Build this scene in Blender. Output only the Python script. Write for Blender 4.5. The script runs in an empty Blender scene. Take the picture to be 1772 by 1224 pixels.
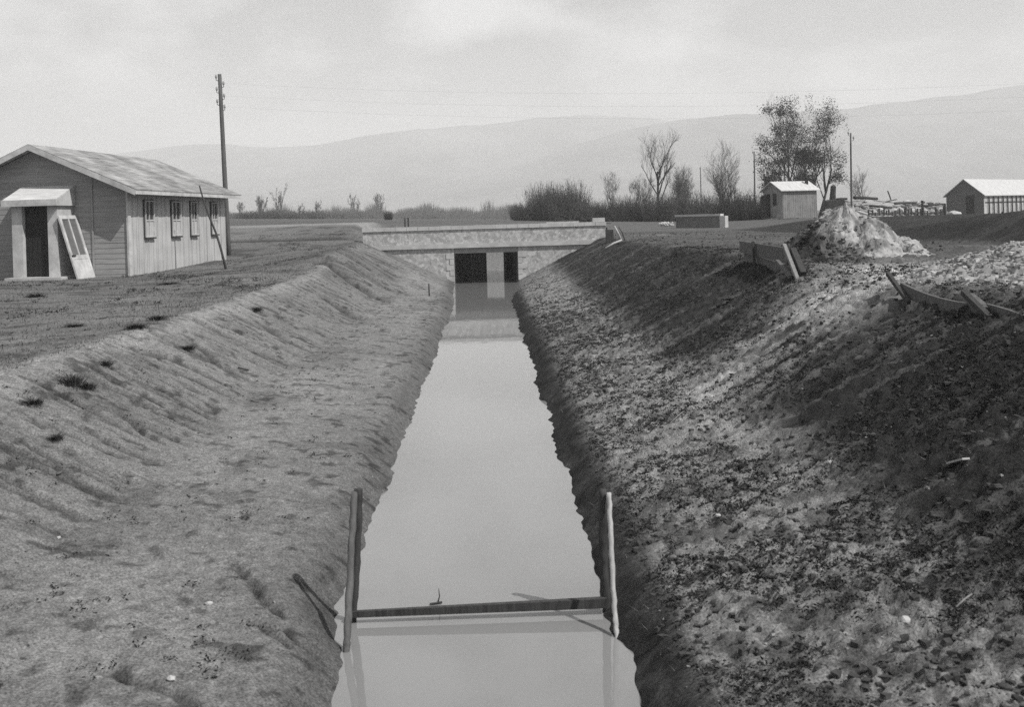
import bpy, bmesh, math, random
import numpy as np
from mathutils import Vector, Matrix

# ------------------------------------------------------------------ camera, world, sun, exposure
sc = bpy.context.scene
PW, PH, F = 1772.0, 1224.0, 1800.0
YAW, PITCH, ROLL = math.atan(44 / F), math.radians(0.5), 0.028
SHIFT = 219.5
CAM = Vector((0, 0, 2.5))
_f = Vector((math.sin(YAW) * math.cos(PITCH), math.cos(YAW) * math.cos(PITCH), -math.sin(PITCH)))
_r0 = Vector((math.cos(YAW), -math.sin(YAW), 0))
_u0 = _r0.cross(_f)
_r = _r0 * math.cos(ROLL) - _u0 * math.sin(ROLL)
_u = _u0 * math.cos(ROLL) + _r0 * math.sin(ROLL)
cd = bpy.data.cameras.new('camera')
cam = bpy.data.objects.new('camera', cd)
sc.collection.objects.link(cam)
cam.matrix_world = Matrix(((_r.x, _u.x, -_f.x, CAM.x), (_r.y, _u.y, -_f.y, CAM.y), (_r.z, _u.z, -_f.z, CAM.z), (0, 0, 0, 1)))
cd.sensor_width = 36.0
cd.lens = 36.0 * F / PW
cd.shift_y = -SHIFT / PW
cd.clip_start, cd.clip_end = 0.1, 20000
cd.dof.use_dof = True
cd.dof.focus_distance = 24.0
cd.dof.aperture_fstop = 5.0
sc.camera = cam

SUN_AZ, SUN_EL = math.radians(123.4), math.radians(49)     # azimuth clockwise from +Y (canal direction)
to_sun = Vector((math.sin(SUN_AZ) * math.cos(SUN_EL), math.cos(SUN_AZ) * math.cos(SUN_EL), math.sin(SUN_EL)))
sd = bpy.data.lights.new('sun', 'SUN')
sd.energy, sd.angle, sd.color = 4.6, math.radians(0.5), (1, 0.985, 0.96)
sun = bpy.data.objects.new('sun', sd)
sc.collection.objects.link(sun)
sun.rotation_euler = (-to_sun).to_track_quat('-Z', 'Y').to_euler()
sun.location = (20, -20, 40)

w = bpy.data.worlds.new('World')
sc.world = w
w.use_nodes = True
nt = w.node_tree
nt.nodes.clear()
N = nt.nodes.new
out, bg = N('ShaderNodeOutputWorld'), N('ShaderNodeBackground')
sky = N('ShaderNodeTexSky')
sky.sky_type = 'NISHITA'
sky.sun_disc = False
sky.sun_elevation, sky.sun_rotation = SUN_EL, SUN_AZ
sky.dust_density = 3.0
bw = N('ShaderNodeRGBToBW')
tc, mp = N('ShaderNodeTexCoord'), N('ShaderNodeMapping')
mp.inputs['Scale'].default_value = (3.0, 3.0, 6.5)
ns = N('ShaderNodeTexNoise')
ns.inputs['Scale'].default_value = 2.2
ns.inputs['Detail'].default_value = 6
ns.inputs['Roughness'].default_value = 0.5
rp = N('ShaderNodeMapRange')
rp.inputs['From Min'].default_value, rp.inputs['From Max'].default_value = 0.42, 0.64
rp.inputs['To Min'].default_value, rp.inputs['To Max'].default_value = 2.8, 8.0
mx = N('ShaderNodeMix')
mx.data_type = 'FLOAT'
mx.inputs[0].default_value = 0.88
nt.links.new(sky.outputs[0], bw.inputs[0])
nt.links.new(tc.outputs['Generated'], mp.inputs[0])
nt.links.new(mp.outputs[0], ns.inputs['Vector'])
nt.links.new(ns.outputs['Fac'], rp.inputs['Value'])
nt.links.new(bw.outputs[0], mx.inputs[2])
nt.links.new(rp.outputs[0], mx.inputs[3])
nt.links.new(mx.outputs[0], bg.inputs['Color'])
bg.inputs['Strength'].default_value = 0.12
nt.links.new(bg.outputs[0], out.inputs[0])

sc.view_settings.view_transform = 'Standard'
sc.view_settings.look = 'None'
sc.view_settings.exposure = 0
sc.view_settings.gamma = 1
sc.render.engine = 'CYCLES'
sc.cycles.max_bounces = 8
sc.cycles.volume_bounces = 3
sc.cycles.use_denoising = False

# ------------------------------------------------------------------ measuring helpers
def ray(px, py):
    a = (px - PW / 2) / F
    b = (PH / 2 - SHIFT - py) / F
    d = _f + _r * a + _u * b
    return d
def atY(px, py, Y):                     # point on a picture ray at distance Y along the canal
    d = ray(px, py)
    return CAM + d * (Y / d.y)
def atz(px, py, z):
    d = ray(px, py)
    return CAM + d * ((z - CAM.z) / d.z)

# ------------------------------------------------------------------ noise (numpy)
def _h(ix, iy, s):
    h = (ix * 374761393 + iy * 668265263 + s * 1442695041) & 0xFFFFFFFF
    h = ((h ^ (h >> 13)) * 1274126177) & 0xFFFFFFFF
    h = h ^ (h >> 16)
    return (h & 0xFFFF) / 65535.0
def vn(x, y, s=0):
    x, y = np.asarray(x, float), np.asarray(y, float)
    fx, fy = np.floor(x), np.floor(y)
    ix, iy = fx.astype(np.int64), fy.astype(np.int64)
    tx, ty = x - fx, y - fy
    tx, ty = tx * tx * (3 - 2 * tx), ty * ty * (3 - 2 * ty)
    a, b = _h(ix, iy, s), _h(ix + 1, iy, s)
    c, d = _h(ix, iy + 1, s), _h(ix + 1, iy + 1, s)
    return (a + (b - a) * tx) * (1 - ty) + (c + (d - c) * tx) * ty
def fbm(x, y, s=0, o=4, g=0.5):
    t, a, n = 0, 1.0, 0.0
    for k in range(o):
        t = t + a * vn(np.asarray(x) * 2 ** k + 17.3 * k, np.asarray(y) * 2 ** k + 9.1 * k, s + k)
        n += a
        a *= g
    return t / n
def sm(a, b, v):
    t = np.clip((np.asarray(v, float) - a) / (b - a), 0, 1)
    return t * t * (3 - 2 * t)

# ------------------------------------------------------------------ terrain
_tx = np.arange(-80, 80, 0.02)
def _table(nodes, k=4):
    z = np.interp(_tx, [n[0] for n in nodes], [n[1] for n in nodes])
    ker = np.exp(-0.5 * (np.arange(-3 * k, 3 * k + 1) / k) ** 2)
    return np.convolve(np.pad(z, 3 * k, mode='edge'), ker / ker.sum(), 'valid')
PROF = _table([(-8, 1.12), (-5.0, 1.15), (-4.43, 1.2), (-2.92, .40), (-2.1, .31), (-1.3, .22), (-1.0, 0), (-.75, -.35), (.45, -.35), (.69, 0), (.95, .21), (1.6, .34), (2.3, .46), (4.3, 1.46), (4.75, 1.6), (5.4, 1.61), (8, 1.58)])
PROFB = _table([(-9, 1.35), (-6, 1.8), (-4.8, 1.72), (-1.35, .12), (-1.05, -.3), (.8, -.3), (1.25, .12), (4.4, 1.62), (6, 1.66), (9, 1.62)])
def bump2(x, y, cx, cy, rx, ry):
    return np.exp(-((x - cx) / rx) ** 2 - ((y - cy) / ry) ** 2)
def Hbase(x, y):
    x, y = np.asarray(x, float), np.asarray(y, float)
    # gentle wander of the two shorelines
    xw = x + (0.08 * (vn(y * 0.9, x * 0 + 3, 5) - .5) + (0.06 + .04 * (x > 0)) * (vn(y * 4, x * 4 + 3.7, 6) - .5) + .045 * (vn(y * 9, x * 9, 9) - .5)) * np.exp(-(np.abs(np.abs(x + .15) - .85) / .6) ** 2)
    xw = xw + .55 * (fbm(y * .55, x * .2, 15, 3) - .5) * np.exp(-((x + 4.5) / .55) ** 2)
    xw = xw - .15 * sm(7.0, 5.5, y) * sm(-.2, -.6, x) * sm(-2.6, -1.6, x)
    za = np.interp(xw, _tx, PROF)
    zb = np.interp(x, _tx, PROFB)
    t = sm(30, 39.5, y)
    z = za * (1 - t) + zb * t
    # swelling of the left bank before the bridge
    z = z + .42 * bump2(x, y, -4.6, 31.5, 1.7, 3.4) * sm(-1.4, -3.2, x)
    z = z + .10 * bump2(x, y, -6.8, 27, 1.5, 2.5)
    # rise to the road behind the left plain
    lt = sm(-4.6, -5.6, x)
    road = np.interp(y, [36.5, 38.5, 40.6, 40.85, 41.0, 41.15, 44, 45, 50, 55], [1.1, 1.42, 1.82, 1.62, 1.62, 1.95, 2.38, 2.42, 2.48, 2.45])
    z = z * (1 - lt) + np.where(y < 36.5, z, road) * lt
    # behind the bridge
    zc = np.interp(x, [-9, -5, 6, 12], [2.45, 2.3, 1.66, 1.6])
    zfar = np.clip(2.3 - .03 * x, 1.45, 4.6)
    zfar = zc * (1 - sm(55, 95, y)) + zfar * sm(55, 95, y)
    inb = sm(50.2, 53.5, y)
    notl = 1 - lt
    z = z * (1 - inb * notl) + zfar * inb * notl
    z = np.where(y > 51.5, z * (1 - sm(51.5, 58, y)) + zfar * sm(51.5, 58, y), z)
    # right plain: levee and ditch parallel with the canal, small rise under the shed
    z = z + .75 * sm(11.4, 13.5, x) * sm(26, 19, x) * sm(37, 24, y)
    z = z + .45 * sm(12, 16, x) * sm(40, 22, x) * bump2(0 * x, y, 0, 47, 1, 6)
    z = z - .22 * np.exp(-((x - 10.9) / .3) ** 2) * sm(34, 30, y)
    z = z + .28 * bump2(x, y, 21.5, 72, 5, 6)
    z = z + .10 * bump2(x, y, 7.0, 17, 3.5, 5)
    return z
def bank_r(x, y):
    return sm(1.9, 2.5, x) * sm(5.2, 4.5, x) * sm(44, 38, y)
def bank_l(x, y):
    return sm(-2.7, -3.1, x) * sm(-4.9, -4.5, x) * sm(44, 38, y)
def grooves(x, y):                     # thin spade and rill lines straight down the left bank
    n = fbm(x * .4 + .8 * vn(y * .5, x * .5, 4), y * 3.4, 141, 3)
    return sm(.05, .012, np.abs(n - .5)) * sm(.42, .58, fbm(x * .8, y * 1.1, 142, 3))
def Hfull(x, y):
    x, y = np.asarray(x, float), np.asarray(y, float)
    z = Hbase(x, y)
    br, bl = bank_r(x, y), bank_l(x, y)
    near = sm(60, 20, y)
    inb = sm(39.9, 40.2, y) * sm(50, 49.5, y) * sm(6, 5, np.abs(x))
    near = near * (1 - inb)
    land = sm(0.02, .35, z)
    r = sm(.6, 1.3, x)
    amp = (.010 + .035 * r) * land
    z = z + near * amp * (fbm(x * 1.6, y * 1.6, 11, 3) - .5) * 2
    # clods: billowy, sharp on the right, softened on the left
    bl1 = np.abs(fbm(x * 4.5, y * 4.5, 21, 3) - .5) * 2
    bl2 = np.abs(vn(x * 13, y * 13, 31) - .5) * 2
    bl3 = np.abs(vn(x * 27, y * 27, 33) - .5) * 2
    bl4 = np.abs(vn(x * 21, y * 21, 35) - .5) * 2
    z = z + near * land * ((.011 + .057 * r) * (.45 - bl1) + (.015 + .035 * r) * (.5 - bl2) + (.010 + .016 * r) * (.5 - bl3) + (.008 + .018 * r) * (.5 - bl4))
    # rills and spade marks running straight down both banks
    rl = fbm(x * .6 + 3 * vn(y * .3, x * 0, 3), y * 8.5, 41, 3)
    z = z - near * bl * .04 * sm(.58, .72, rl)
    z = z - near * (.035 * bl + .06 * br) * grooves(x, y)
    rr = fbm(x * .7, y * 4.2, 47, 3)
    z = z + near * br * .13 * (rr - .5)
    for (a, b, wd, dp) in CRACKS:
        z = z - 1.5 * dp * crack(x, y, a, b, wd)
    return z
def crack(x, y, a, b, wd):
    ux, uy = b[0] - a[0], b[1] - a[1]
    L2 = ux * ux + uy * uy
    k = np.clip(((x - a[0]) * ux + (y - a[1]) * uy) / L2, 0, 1)
    jx = .03 * (vn(k * 9, k * 0 + a[0], 7) - .5)
    d2 = (x - a[0] - ux * k + jx) ** 2 + (y - a[1] - uy * k + jx) ** 2
    return np.exp(-d2 / wd ** 2) * (.35 + .65 * np.sin(np.pi * np.clip(k, .05, .95)))
CRACKS = []
def g(x, y):
    return float(Hbase(x, y))
def hit(px, py, full=True):            # where a picture ray meets the ground
    d = ray(px, py)
    d = d / d.y
    ys = np.concatenate([np.arange(3, 60, .02), np.arange(60, 400, .2)])
    xs, zs = d.x * ys, CAM.z + d.z * ys
    h = (Hfull if full else Hbase)(xs, ys)
    k = int(np.argmax(zs <= h))
    return Vector((xs[k], ys[k], float(h[k])))

for p_, wd_, dp_ in ((((405, 980), (430, 1003), (455, 1040), (492, 1070)), .03, .045), (((180, 1163), (235, 1182), (290, 1196), (335, 1222)), .03, .05), (((440, 1078), (470, 1098), (500, 1122)), .022, .04),
                     (((205, 712), (245, 748), (285, 770)), .035, .06), (((470, 1085), (520, 1118), (560, 1150)), .02, .03), (((566, 448), (590, 468), (615, 488), (648, 512)), .36, .2), (((610, 458), (650, 486), (690, 505)), .2, .12), (((560, 512), (590, 532), (622, 552)), .22, .13), (((455, 560), (480, 578)), .14, .08), (((330, 590), (372, 622)), .07, .07),
                     (((1240, 735), (1290, 700), (1350, 655)), .05, .07), (((1480, 640), (1530, 600), (1590, 570)), .06, .08), (((1520, 715), (1560, 690), (1600, 660)), .05, .07), (((1360, 805), (1400, 785)), .06, .06), (((1600, 790), (1680, 735), (1710, 690)), .08, .09), (((1180, 660), (1260, 615)), .05, .06)):
    w_ = [hit(q[0], q[1], False) for q in p_]
    CRACKS += [((a.x, a.y), (b.x, b.y), wd_, dp_) for a, b in zip(w_, w_[1:])]
# ------------------------------------------------------------------ materials (all neutral: the photograph is black and white)
def mat(name, v, var=.3, scale=4.0, rough=.9, bump=.2, stretch=(1, 1, 1), detail=5, attr=None, spec=.2, coord='Object', dist=.02, var2=0, scale2=.6, nr=.62):
    m = bpy.data.materials.new(name)
    m.use_nodes = True
    t = m.node_tree
    p = t.nodes['Principled BSDF']
    p.inputs['Roughness'].default_value = rough
    p.inputs['Specular IOR Level'].default_value = spec
    c = t.nodes.new('ShaderNodeTexCoord')
    mpg = t.nodes.new('ShaderNodeMapping')
    mpg.inputs['Scale'].default_value = stretch
    t.links.new(c.outputs[coord], mpg.inputs[0])
    n = t.nodes.new('ShaderNodeTexNoise')
    n.inputs['Scale'].default_value = scale
    n.inputs['Detail'].default_value = detail
    n.inputs['Roughness'].default_value = nr
    t.links.new(mpg.outputs[0], n.inputs['Vector'])
    r = t.nodes.new('ShaderNodeMapRange')
    r.inputs['From Min'].default_value, r.inputs['From Max'].default_value = .28, .72
    r.inputs['To Min'].default_value, r.inputs['To Max'].default_value = 1 - var, 1 + var
    t.links.new(n.outputs['Fac'], r.inputs['Value'])
    mu = t.nodes.new('ShaderNodeMath')
    mu.operation = 'MULTIPLY'
    t.links.new(r.outputs[0], mu.inputs[0])
    if attr:
        a = t.nodes.new('ShaderNodeAttribute')
        a.attribute_name = attr
        t.links.new(a.outputs['Fac'], mu.inputs[1])
    else:
        mu.inputs[1].default_value = v
    last = mu
    if var2:
        n2 = t.nodes.new('ShaderNodeTexNoise')
        n2.inputs['Scale'].default_value = scale2
        n2.inputs['Detail'].default_value = 3
        t.links.new(c.outputs[coord], n2.inputs['Vector'])
        r2 = t.nodes.new('ShaderNodeMapRange')
        r2.inputs['From Min'].default_value, r2.inputs['From Max'].default_value = .3, .7
        r2.inputs['To Min'].default_value, r2.inputs['To Max'].default_value = 1 - var2, 1 + var2
        t.links.new(n2.outputs['Fac'], r2.inputs['Value'])
        m2 = t.nodes.new('ShaderNodeMath')
        m2.operation = 'MULTIPLY'
        t.links.new(mu.outputs[0], m2.inputs[0])
        t.links.new(r2.outputs[0], m2.inputs[1])
        last = m2
    t.links.new(last.outputs[0], p.inputs['Base Color'])
    if bump:
        b = t.nodes.new('ShaderNodeBump')
        b.inputs['Strength'].default_value = bump
        b.inputs['Distance'].default_value = dist
        t.links.new(n.outputs['Fac'], b.inputs['Height'])
        t.links.new(b.outputs[0], p.inputs['Normal'])
    return m

M = {}
M['soil'] = mat('soil', .15, .6, 14, .95, .7, attr='tone', spec=.1, detail=10, dist=.025, var2=.5, scale2=75, nr=.8)
M['clod'] = mat('clod_soil', .055, .4, 12, .95, .4, spec=.05)
M['crumb'] = mat('pale_crumbs', .15, .4, 12, .95, .3, spec=.05)
M['clod_dark'] = mat('dark_clod_soil', .045, .4, 12, .95, .4, spec=.05)
M['pebble_grey'] = mat('grey_pebble', .24, .4, 6, .8, .2)
M['pebble'] = mat('pale_pebble', .42, .25, 6, .8, .2)
M['sand'] = mat('dry_sand', .32, .4, 9, .95, .5, attr='tone', spec=.1, detail=8, dist=.03)
M['whiteboard'] = mat('bright_pane_reflection', .40, .14, 3, .8, .2, (9, 9, .5), var2=.12, scale2=1.5)
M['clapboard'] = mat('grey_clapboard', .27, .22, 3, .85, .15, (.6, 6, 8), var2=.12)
M['trim'] = mat('white_trim', .44, .2, 5, .75, .15, var2=.18, scale2=1.8)
M['roof'] = mat('weathered_roofing', .24, .45, 2.6, .8, .15, (3.2, .45, 1), var2=.35, scale2=.9)
M['sheet'] = mat('pale_roof_sheet', .50, .25, 2, .7, .1, (1, 6, 1))
M['door_dark'] = mat('dark_door_wood', .02, .3, 4, .7, .15, (8, 8, .8))
M['glass'] = mat('window_glass', .03, .1, 2, .12, 0, spec=.5)
M['wood'] = mat('weathered_wood', .10, .35, 5, .85, .3, (6, 6, .9))  # weathered, and darkened further for the bank planks in shade
M['wood_grey'] = mat('greyed_wood', .2, .35, 5, .85, .3, (6, 6, .9))
M['wood_pale'] = mat('pale_fresh_wood', .36, .25, 5, .8, .3, (6, 6, .9))
M['wood_dark'] = mat('dark_wet_wood', .045, .4, 5, .8, .35, (6, 6, .9))
M['pole'] = mat('tarred_pole', .10, .3, 5, .8, .2, (6, 6, .5))
M['concrete'] = mat('concrete', .42, .15, 5, .85, .15, var2=.15, scale2=1.2)
M['concrete_dark'] = mat('dark_shaded_concrete', .12, .25, 3, .8, .15, var2=.2)  # dark joints and stone, also the shaded face of the culvert parapet
M['soffit'] = mat('bounce_lit_soffit', .85, .15, 3, .85, .1)  # concrete whitened to stand in for light bounced off the water
M['lintel'] = mat('shaded_concrete', .26, .2, 4, .85, .1)  # concrete darkened for the shadow on the recessed lintel
M['gate'] = mat('sluice_boards', .5, .25, 3, .7, .2, (5, 5, .6))  # boards paled to offset the gloom inside the culvert
M['bark'] = mat('bark', .05, .3, 5, .9, .3)
M['bark_pale'] = mat('bark_greyish', .085, .3, 5, .9, .3)
M['twig'] = mat('twigs', .11, .3, 2, .9, 0)
M['leaf'] = mat('leaves', .035, .35, 3, .8, 0)
M['leaf_pale'] = mat('sparse_leaves', .08, .35, 3, .8, 0)
M['scrub'] = mat('scrub_twigs', .075, .35, 2, .9, 0)
M['weed'] = mat('dark_weeds', .02, .35, 4, .9, 0)
M['tuft'] = mat('tuft_blades', .06, .4, 4, .9, 0)
M['straw'] = mat('dry_straw', .26, .35, 4, .9, 0)
M['grass'] = mat('short_grass', .10, .4, 1.5, .9, 0)
M['iron'] = mat('dark_iron', .03, .2, 6, .6, 0)
M['insulator'] = mat('porcelain', .30, .1, 5, .3, 0, spec=.5)
M['rubble'] = mat('rubble', .24, .85, 1.6, .9, .3)
M['hill'] = mat('hill_slopes', .2, .35, .004, .95, 0, coord='Object', var2=.25, scale2=.0012)

def masonry():
    m = mat('rubble_masonry', .40, .2, 9, .9, .2)
    t = m.node_tree
    p = t.nodes['Principled BSDF']
    c = t.nodes.new('ShaderNodeTexCoord')
    v = t.nodes.new('ShaderNodeTexVoronoi')
    v.inputs['Scale'].default_value = 8.5
    v2 = t.nodes.new('ShaderNodeTexVoronoi')
    v2.feature = 'DISTANCE_TO_EDGE'
    v2.inputs['Scale'].default_value = 8.5
    t.links.new(c.outputs['Object'], v.inputs['Vector'])
    t.links.new(c.outputs['Object'], v2.inputs['Vector'])
    s = t.nodes.new('ShaderNodeSeparateColor')
    t.links.new(v.outputs['Color'], s.inputs[0])
    r = t.nodes.new('ShaderNodeMapRange')
    r.inputs['To Min'].default_value, r.inputs['To Max'].default_value = .74, 1.22
    t.links.new(s.outputs[0], r.inputs['Value'])
    e = t.nodes.new('ShaderNodeMapRange')
    e.inputs['From Max'].default_value = .06
    e.inputs['To Min'].default_value, e.inputs['To Max'].default_value = .72, 1
    t.links.new(v2.outputs[0], e.inputs['Value'])
    old = p.inputs['Base Color'].links[0].from_socket
    a = t.nodes.new('ShaderNodeMath'); a.operation = 'MULTIPLY'
    b = t.nodes.new('ShaderNodeMath'); b.operation = 'MULTIPLY'
    t.links.new(old, a.inputs[0]); t.links.new(r.outputs[0], a.inputs[1])
    t.links.new(a.outputs[0], b.inputs[0]); t.links.new(e.outputs[0], b.inputs[1])
    t.links.new(b.outputs[0], p.inputs['Base Color'])
    return m
M['masonry'] = masonry()

def water_mat():
    m = bpy.data.materials.new('muddy_water')
    m.use_nodes = True
    t = m.node_tree
    p = t.nodes['Principled BSDF']
    p.inputs['Base Color'].default_value = (.20, .20, .20, 1)
    p.inputs['Roughness'].default_value = .03
    p.inputs['IOR'].default_value = 1.5
    c = t.nodes.new('ShaderNodeTexCoord')
    mpg = t.nodes.new('ShaderNodeMapping')
    mpg.inputs['Scale'].default_value = (2.0, 1.0, 1)
    n = t.nodes.new('ShaderNodeTexNoise')
    n.inputs['Scale'].default_value = 1.6
    n.inputs['Detail'].default_value = 3
    b = t.nodes.new('ShaderNodeBump')
    b.inputs['Distance'].default_value = .02
    b.inputs['Strength'].default_value = .06
    t.links.new(c.outputs['Object'], mpg.inputs[0])
    t.links.new(mpg.outputs[0], n.inputs['Vector'])
    t.links.new(n.outputs['Fac'], b.inputs['Height'])
    t.links.new(b.outputs[0], p.inputs['Normal'])
    return m
M['water'] = water_mat()

# ------------------------------------------------------------------ mesh helpers
COL = sc.collection
class MB:
    def __init__(s):
        s.v, s.f = [], []
    def add(s, vs, fs):
        o = len(s.v)
        s.v += [tuple(q) for q in vs]
        s.f += [tuple(i + o for i in q) for q in fs]
        return s
    def box(s, x0, x1, y0, y1, z0, z1):
        return s.add([(x0, y0, z0), (x1, y0, z0), (x1, y1, z0), (x0, y1, z0), (x0, y0, z1), (x1, y0, z1), (x1, y1, z1), (x0, y1, z1)],
                     [(0, 3, 2, 1), (4, 5, 6, 7), (0, 1, 5, 4), (1, 2, 6, 5), (2, 3, 7, 6), (3, 0, 4, 7)])
    def hexa(s, p):                       # 8 points: bottom ring, top ring
        return s.add(p, [(0, 3, 2, 1), (4, 5, 6, 7), (0, 1, 5, 4), (1, 2, 6, 5), (2, 3, 7, 6), (3, 0, 4, 7)])
    def bar(s, a, b, w, h, up=(0, 0, 1), taper=1.0):      # squared timber from a to b
        a, b = Vector(a), Vector(b)
        d = (b - a).normalized()
        up = Vector(up)
        sd_ = d.cross(up)
        if sd_.length < 1e-4:
            sd_ = d.cross(Vector((1, 0, 0)))
        sd_.normalize()
        u = sd_.cross(d).normalized()
        q = []
        for c, k in ((a, 1), (b, taper)):
            for i, j in ((-1, -1), (1, -1), (1, 1), (-1, 1)):
                q.append(c + sd_ * (i * w / 2 * k) + u * (j * h / 2 * k))
        return s.add(q, [(0, 1, 2, 3), (7, 6, 5, 4), (0, 4, 5, 1), (1, 5, 6, 2), (2, 6, 7, 3), (3, 7, 4, 0)])
    def tube(s, pts, rad, n=8, cap=True):
        pts = [Vector(p) for p in pts]
        if not hasattr(rad, '__len__'):
            rad = [rad] * len(pts)
        ref = Vector((.31, .17, .93))
        o = len(s.v)
        for i, p in enumerate(pts):
            d = (pts[min(i + 1, len(pts) - 1)] - pts[max(i - 1, 0)])
            d = d.normalized() if d.length > 1e-9 else Vector((0, 0, 1))
            if abs(d.dot(ref)) > .97:
                ref = Vector((.9, .3, .1))
            a = d.cross(ref).normalized()
            b = d.cross(a)
            for k in range(n):
                t = 2 * math.pi * k / n
                s.v.append(tuple(p + (a * math.cos(t) + b * math.sin(t)) * rad[i]))
        for i in range(len(pts) - 1):
            for k in range(n):
                k2 = (k + 1) % n
                s.f.append((o + i * n + k, o + i * n + k2, o + (i + 1) * n + k2, o + (i + 1) * n + k))
        if cap:
            s.f.append(tuple(o + k for k in range(n))[::-1])
            s.f.append(tuple(o + (len(pts) - 1) * n + k for k in range(n)))
        return s
    def rock(s, c, r, rng, sub=1, flat=.75):
        vs, fs = ICO[sub]
        a = rng.uniform(0, 6.28)
        ca, sa = math.cos(a), math.sin(a)
        kx, ky, kz = rng.uniform(.7, 1.3), rng.uniform(.7, 1.2), flat * rng.uniform(.7, 1.1)
        o = []
        for v in vs:
            k = r * (rng.uniform(.78, 1.15) if sub else rng.uniform(.6, 1.35))
            x, y, z = v[0] * k * kx, v[1] * k * ky, v[2] * k * kz
            o.append((c[0] + x * ca - y * sa, c[1] + x * sa + y * ca, c[2] + z))
        return s.add(o, fs)
    def build(s, name, m, parent=None, smooth=False, origin=None, world=True):
        me = bpy.data.meshes.new(name)
        vs = s.v
        o = bpy.data.objects.new(name, me)
        if parent is not None:
            if world:
                q = parent
                off = Vector((0, 0, 0))
                while q is not None:
                    off += q.location
                    q = q.parent
                vs = [(v[0] - off.x, v[1] - off.y, v[2] - off.z) for v in vs]
            o.parent = parent
        else:
            if origin is None:
                xs, ys, zs = [v[0] for v in vs], [v[1] for v in vs], [v[2] for v in vs]
                origin = ((min(xs) + max(xs)) / 2, (min(ys) + max(ys)) / 2, min(zs))
            vs = [(v[0] - origin[0], v[1] - origin[1], v[2] - origin[2]) for v in vs]
            o.location = origin
        me.from_pydata(vs, [], s.f)
        me.update()
        if smooth:
            me.polygons.foreach_set('use_smooth', [True] * len(me.polygons))
        me.materials.append(m)
        COL.objects.link(o)
        return o
def _ico(sub):
    b = bmesh.new()
    bmesh.ops.create_icosphere(b, subdivisions=sub, radius=1)
    r = ([tuple(v.co) for v in b.verts], [tuple(v.index for v in f.verts) for f in b.faces])
    b.free()
    return r
_cb = MB().box(-.62, .62, -.62, .62, -.62, .62)
ICO = {0: (_cb.v, _cb.f), 1: _ico(1), 2: _ico(2), 3: _ico(3)}

def tag(o, label, cat, group=None, kind=None):
    o['label'] = label
    o['category'] = cat
    if group:
        o['group'] = group
    if kind:
        o['kind'] = kind
    return o
def thing(name, label, cat, loc, rz=0, group=None):
    o = bpy.data.objects.new(name, None)
    o.empty_display_size = .2
    o.location = loc
    o.rotation_euler = (0, 0, rz)
    COL.objects.link(o)
    return tag(o, label, cat, group)
def part(mb, name, m, parent, smooth=False, label=None, rot=False):
    o = mb.build(name, m, parent, smooth, world=not rot)
    if label:
        o['label'] = label
    return o

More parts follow.
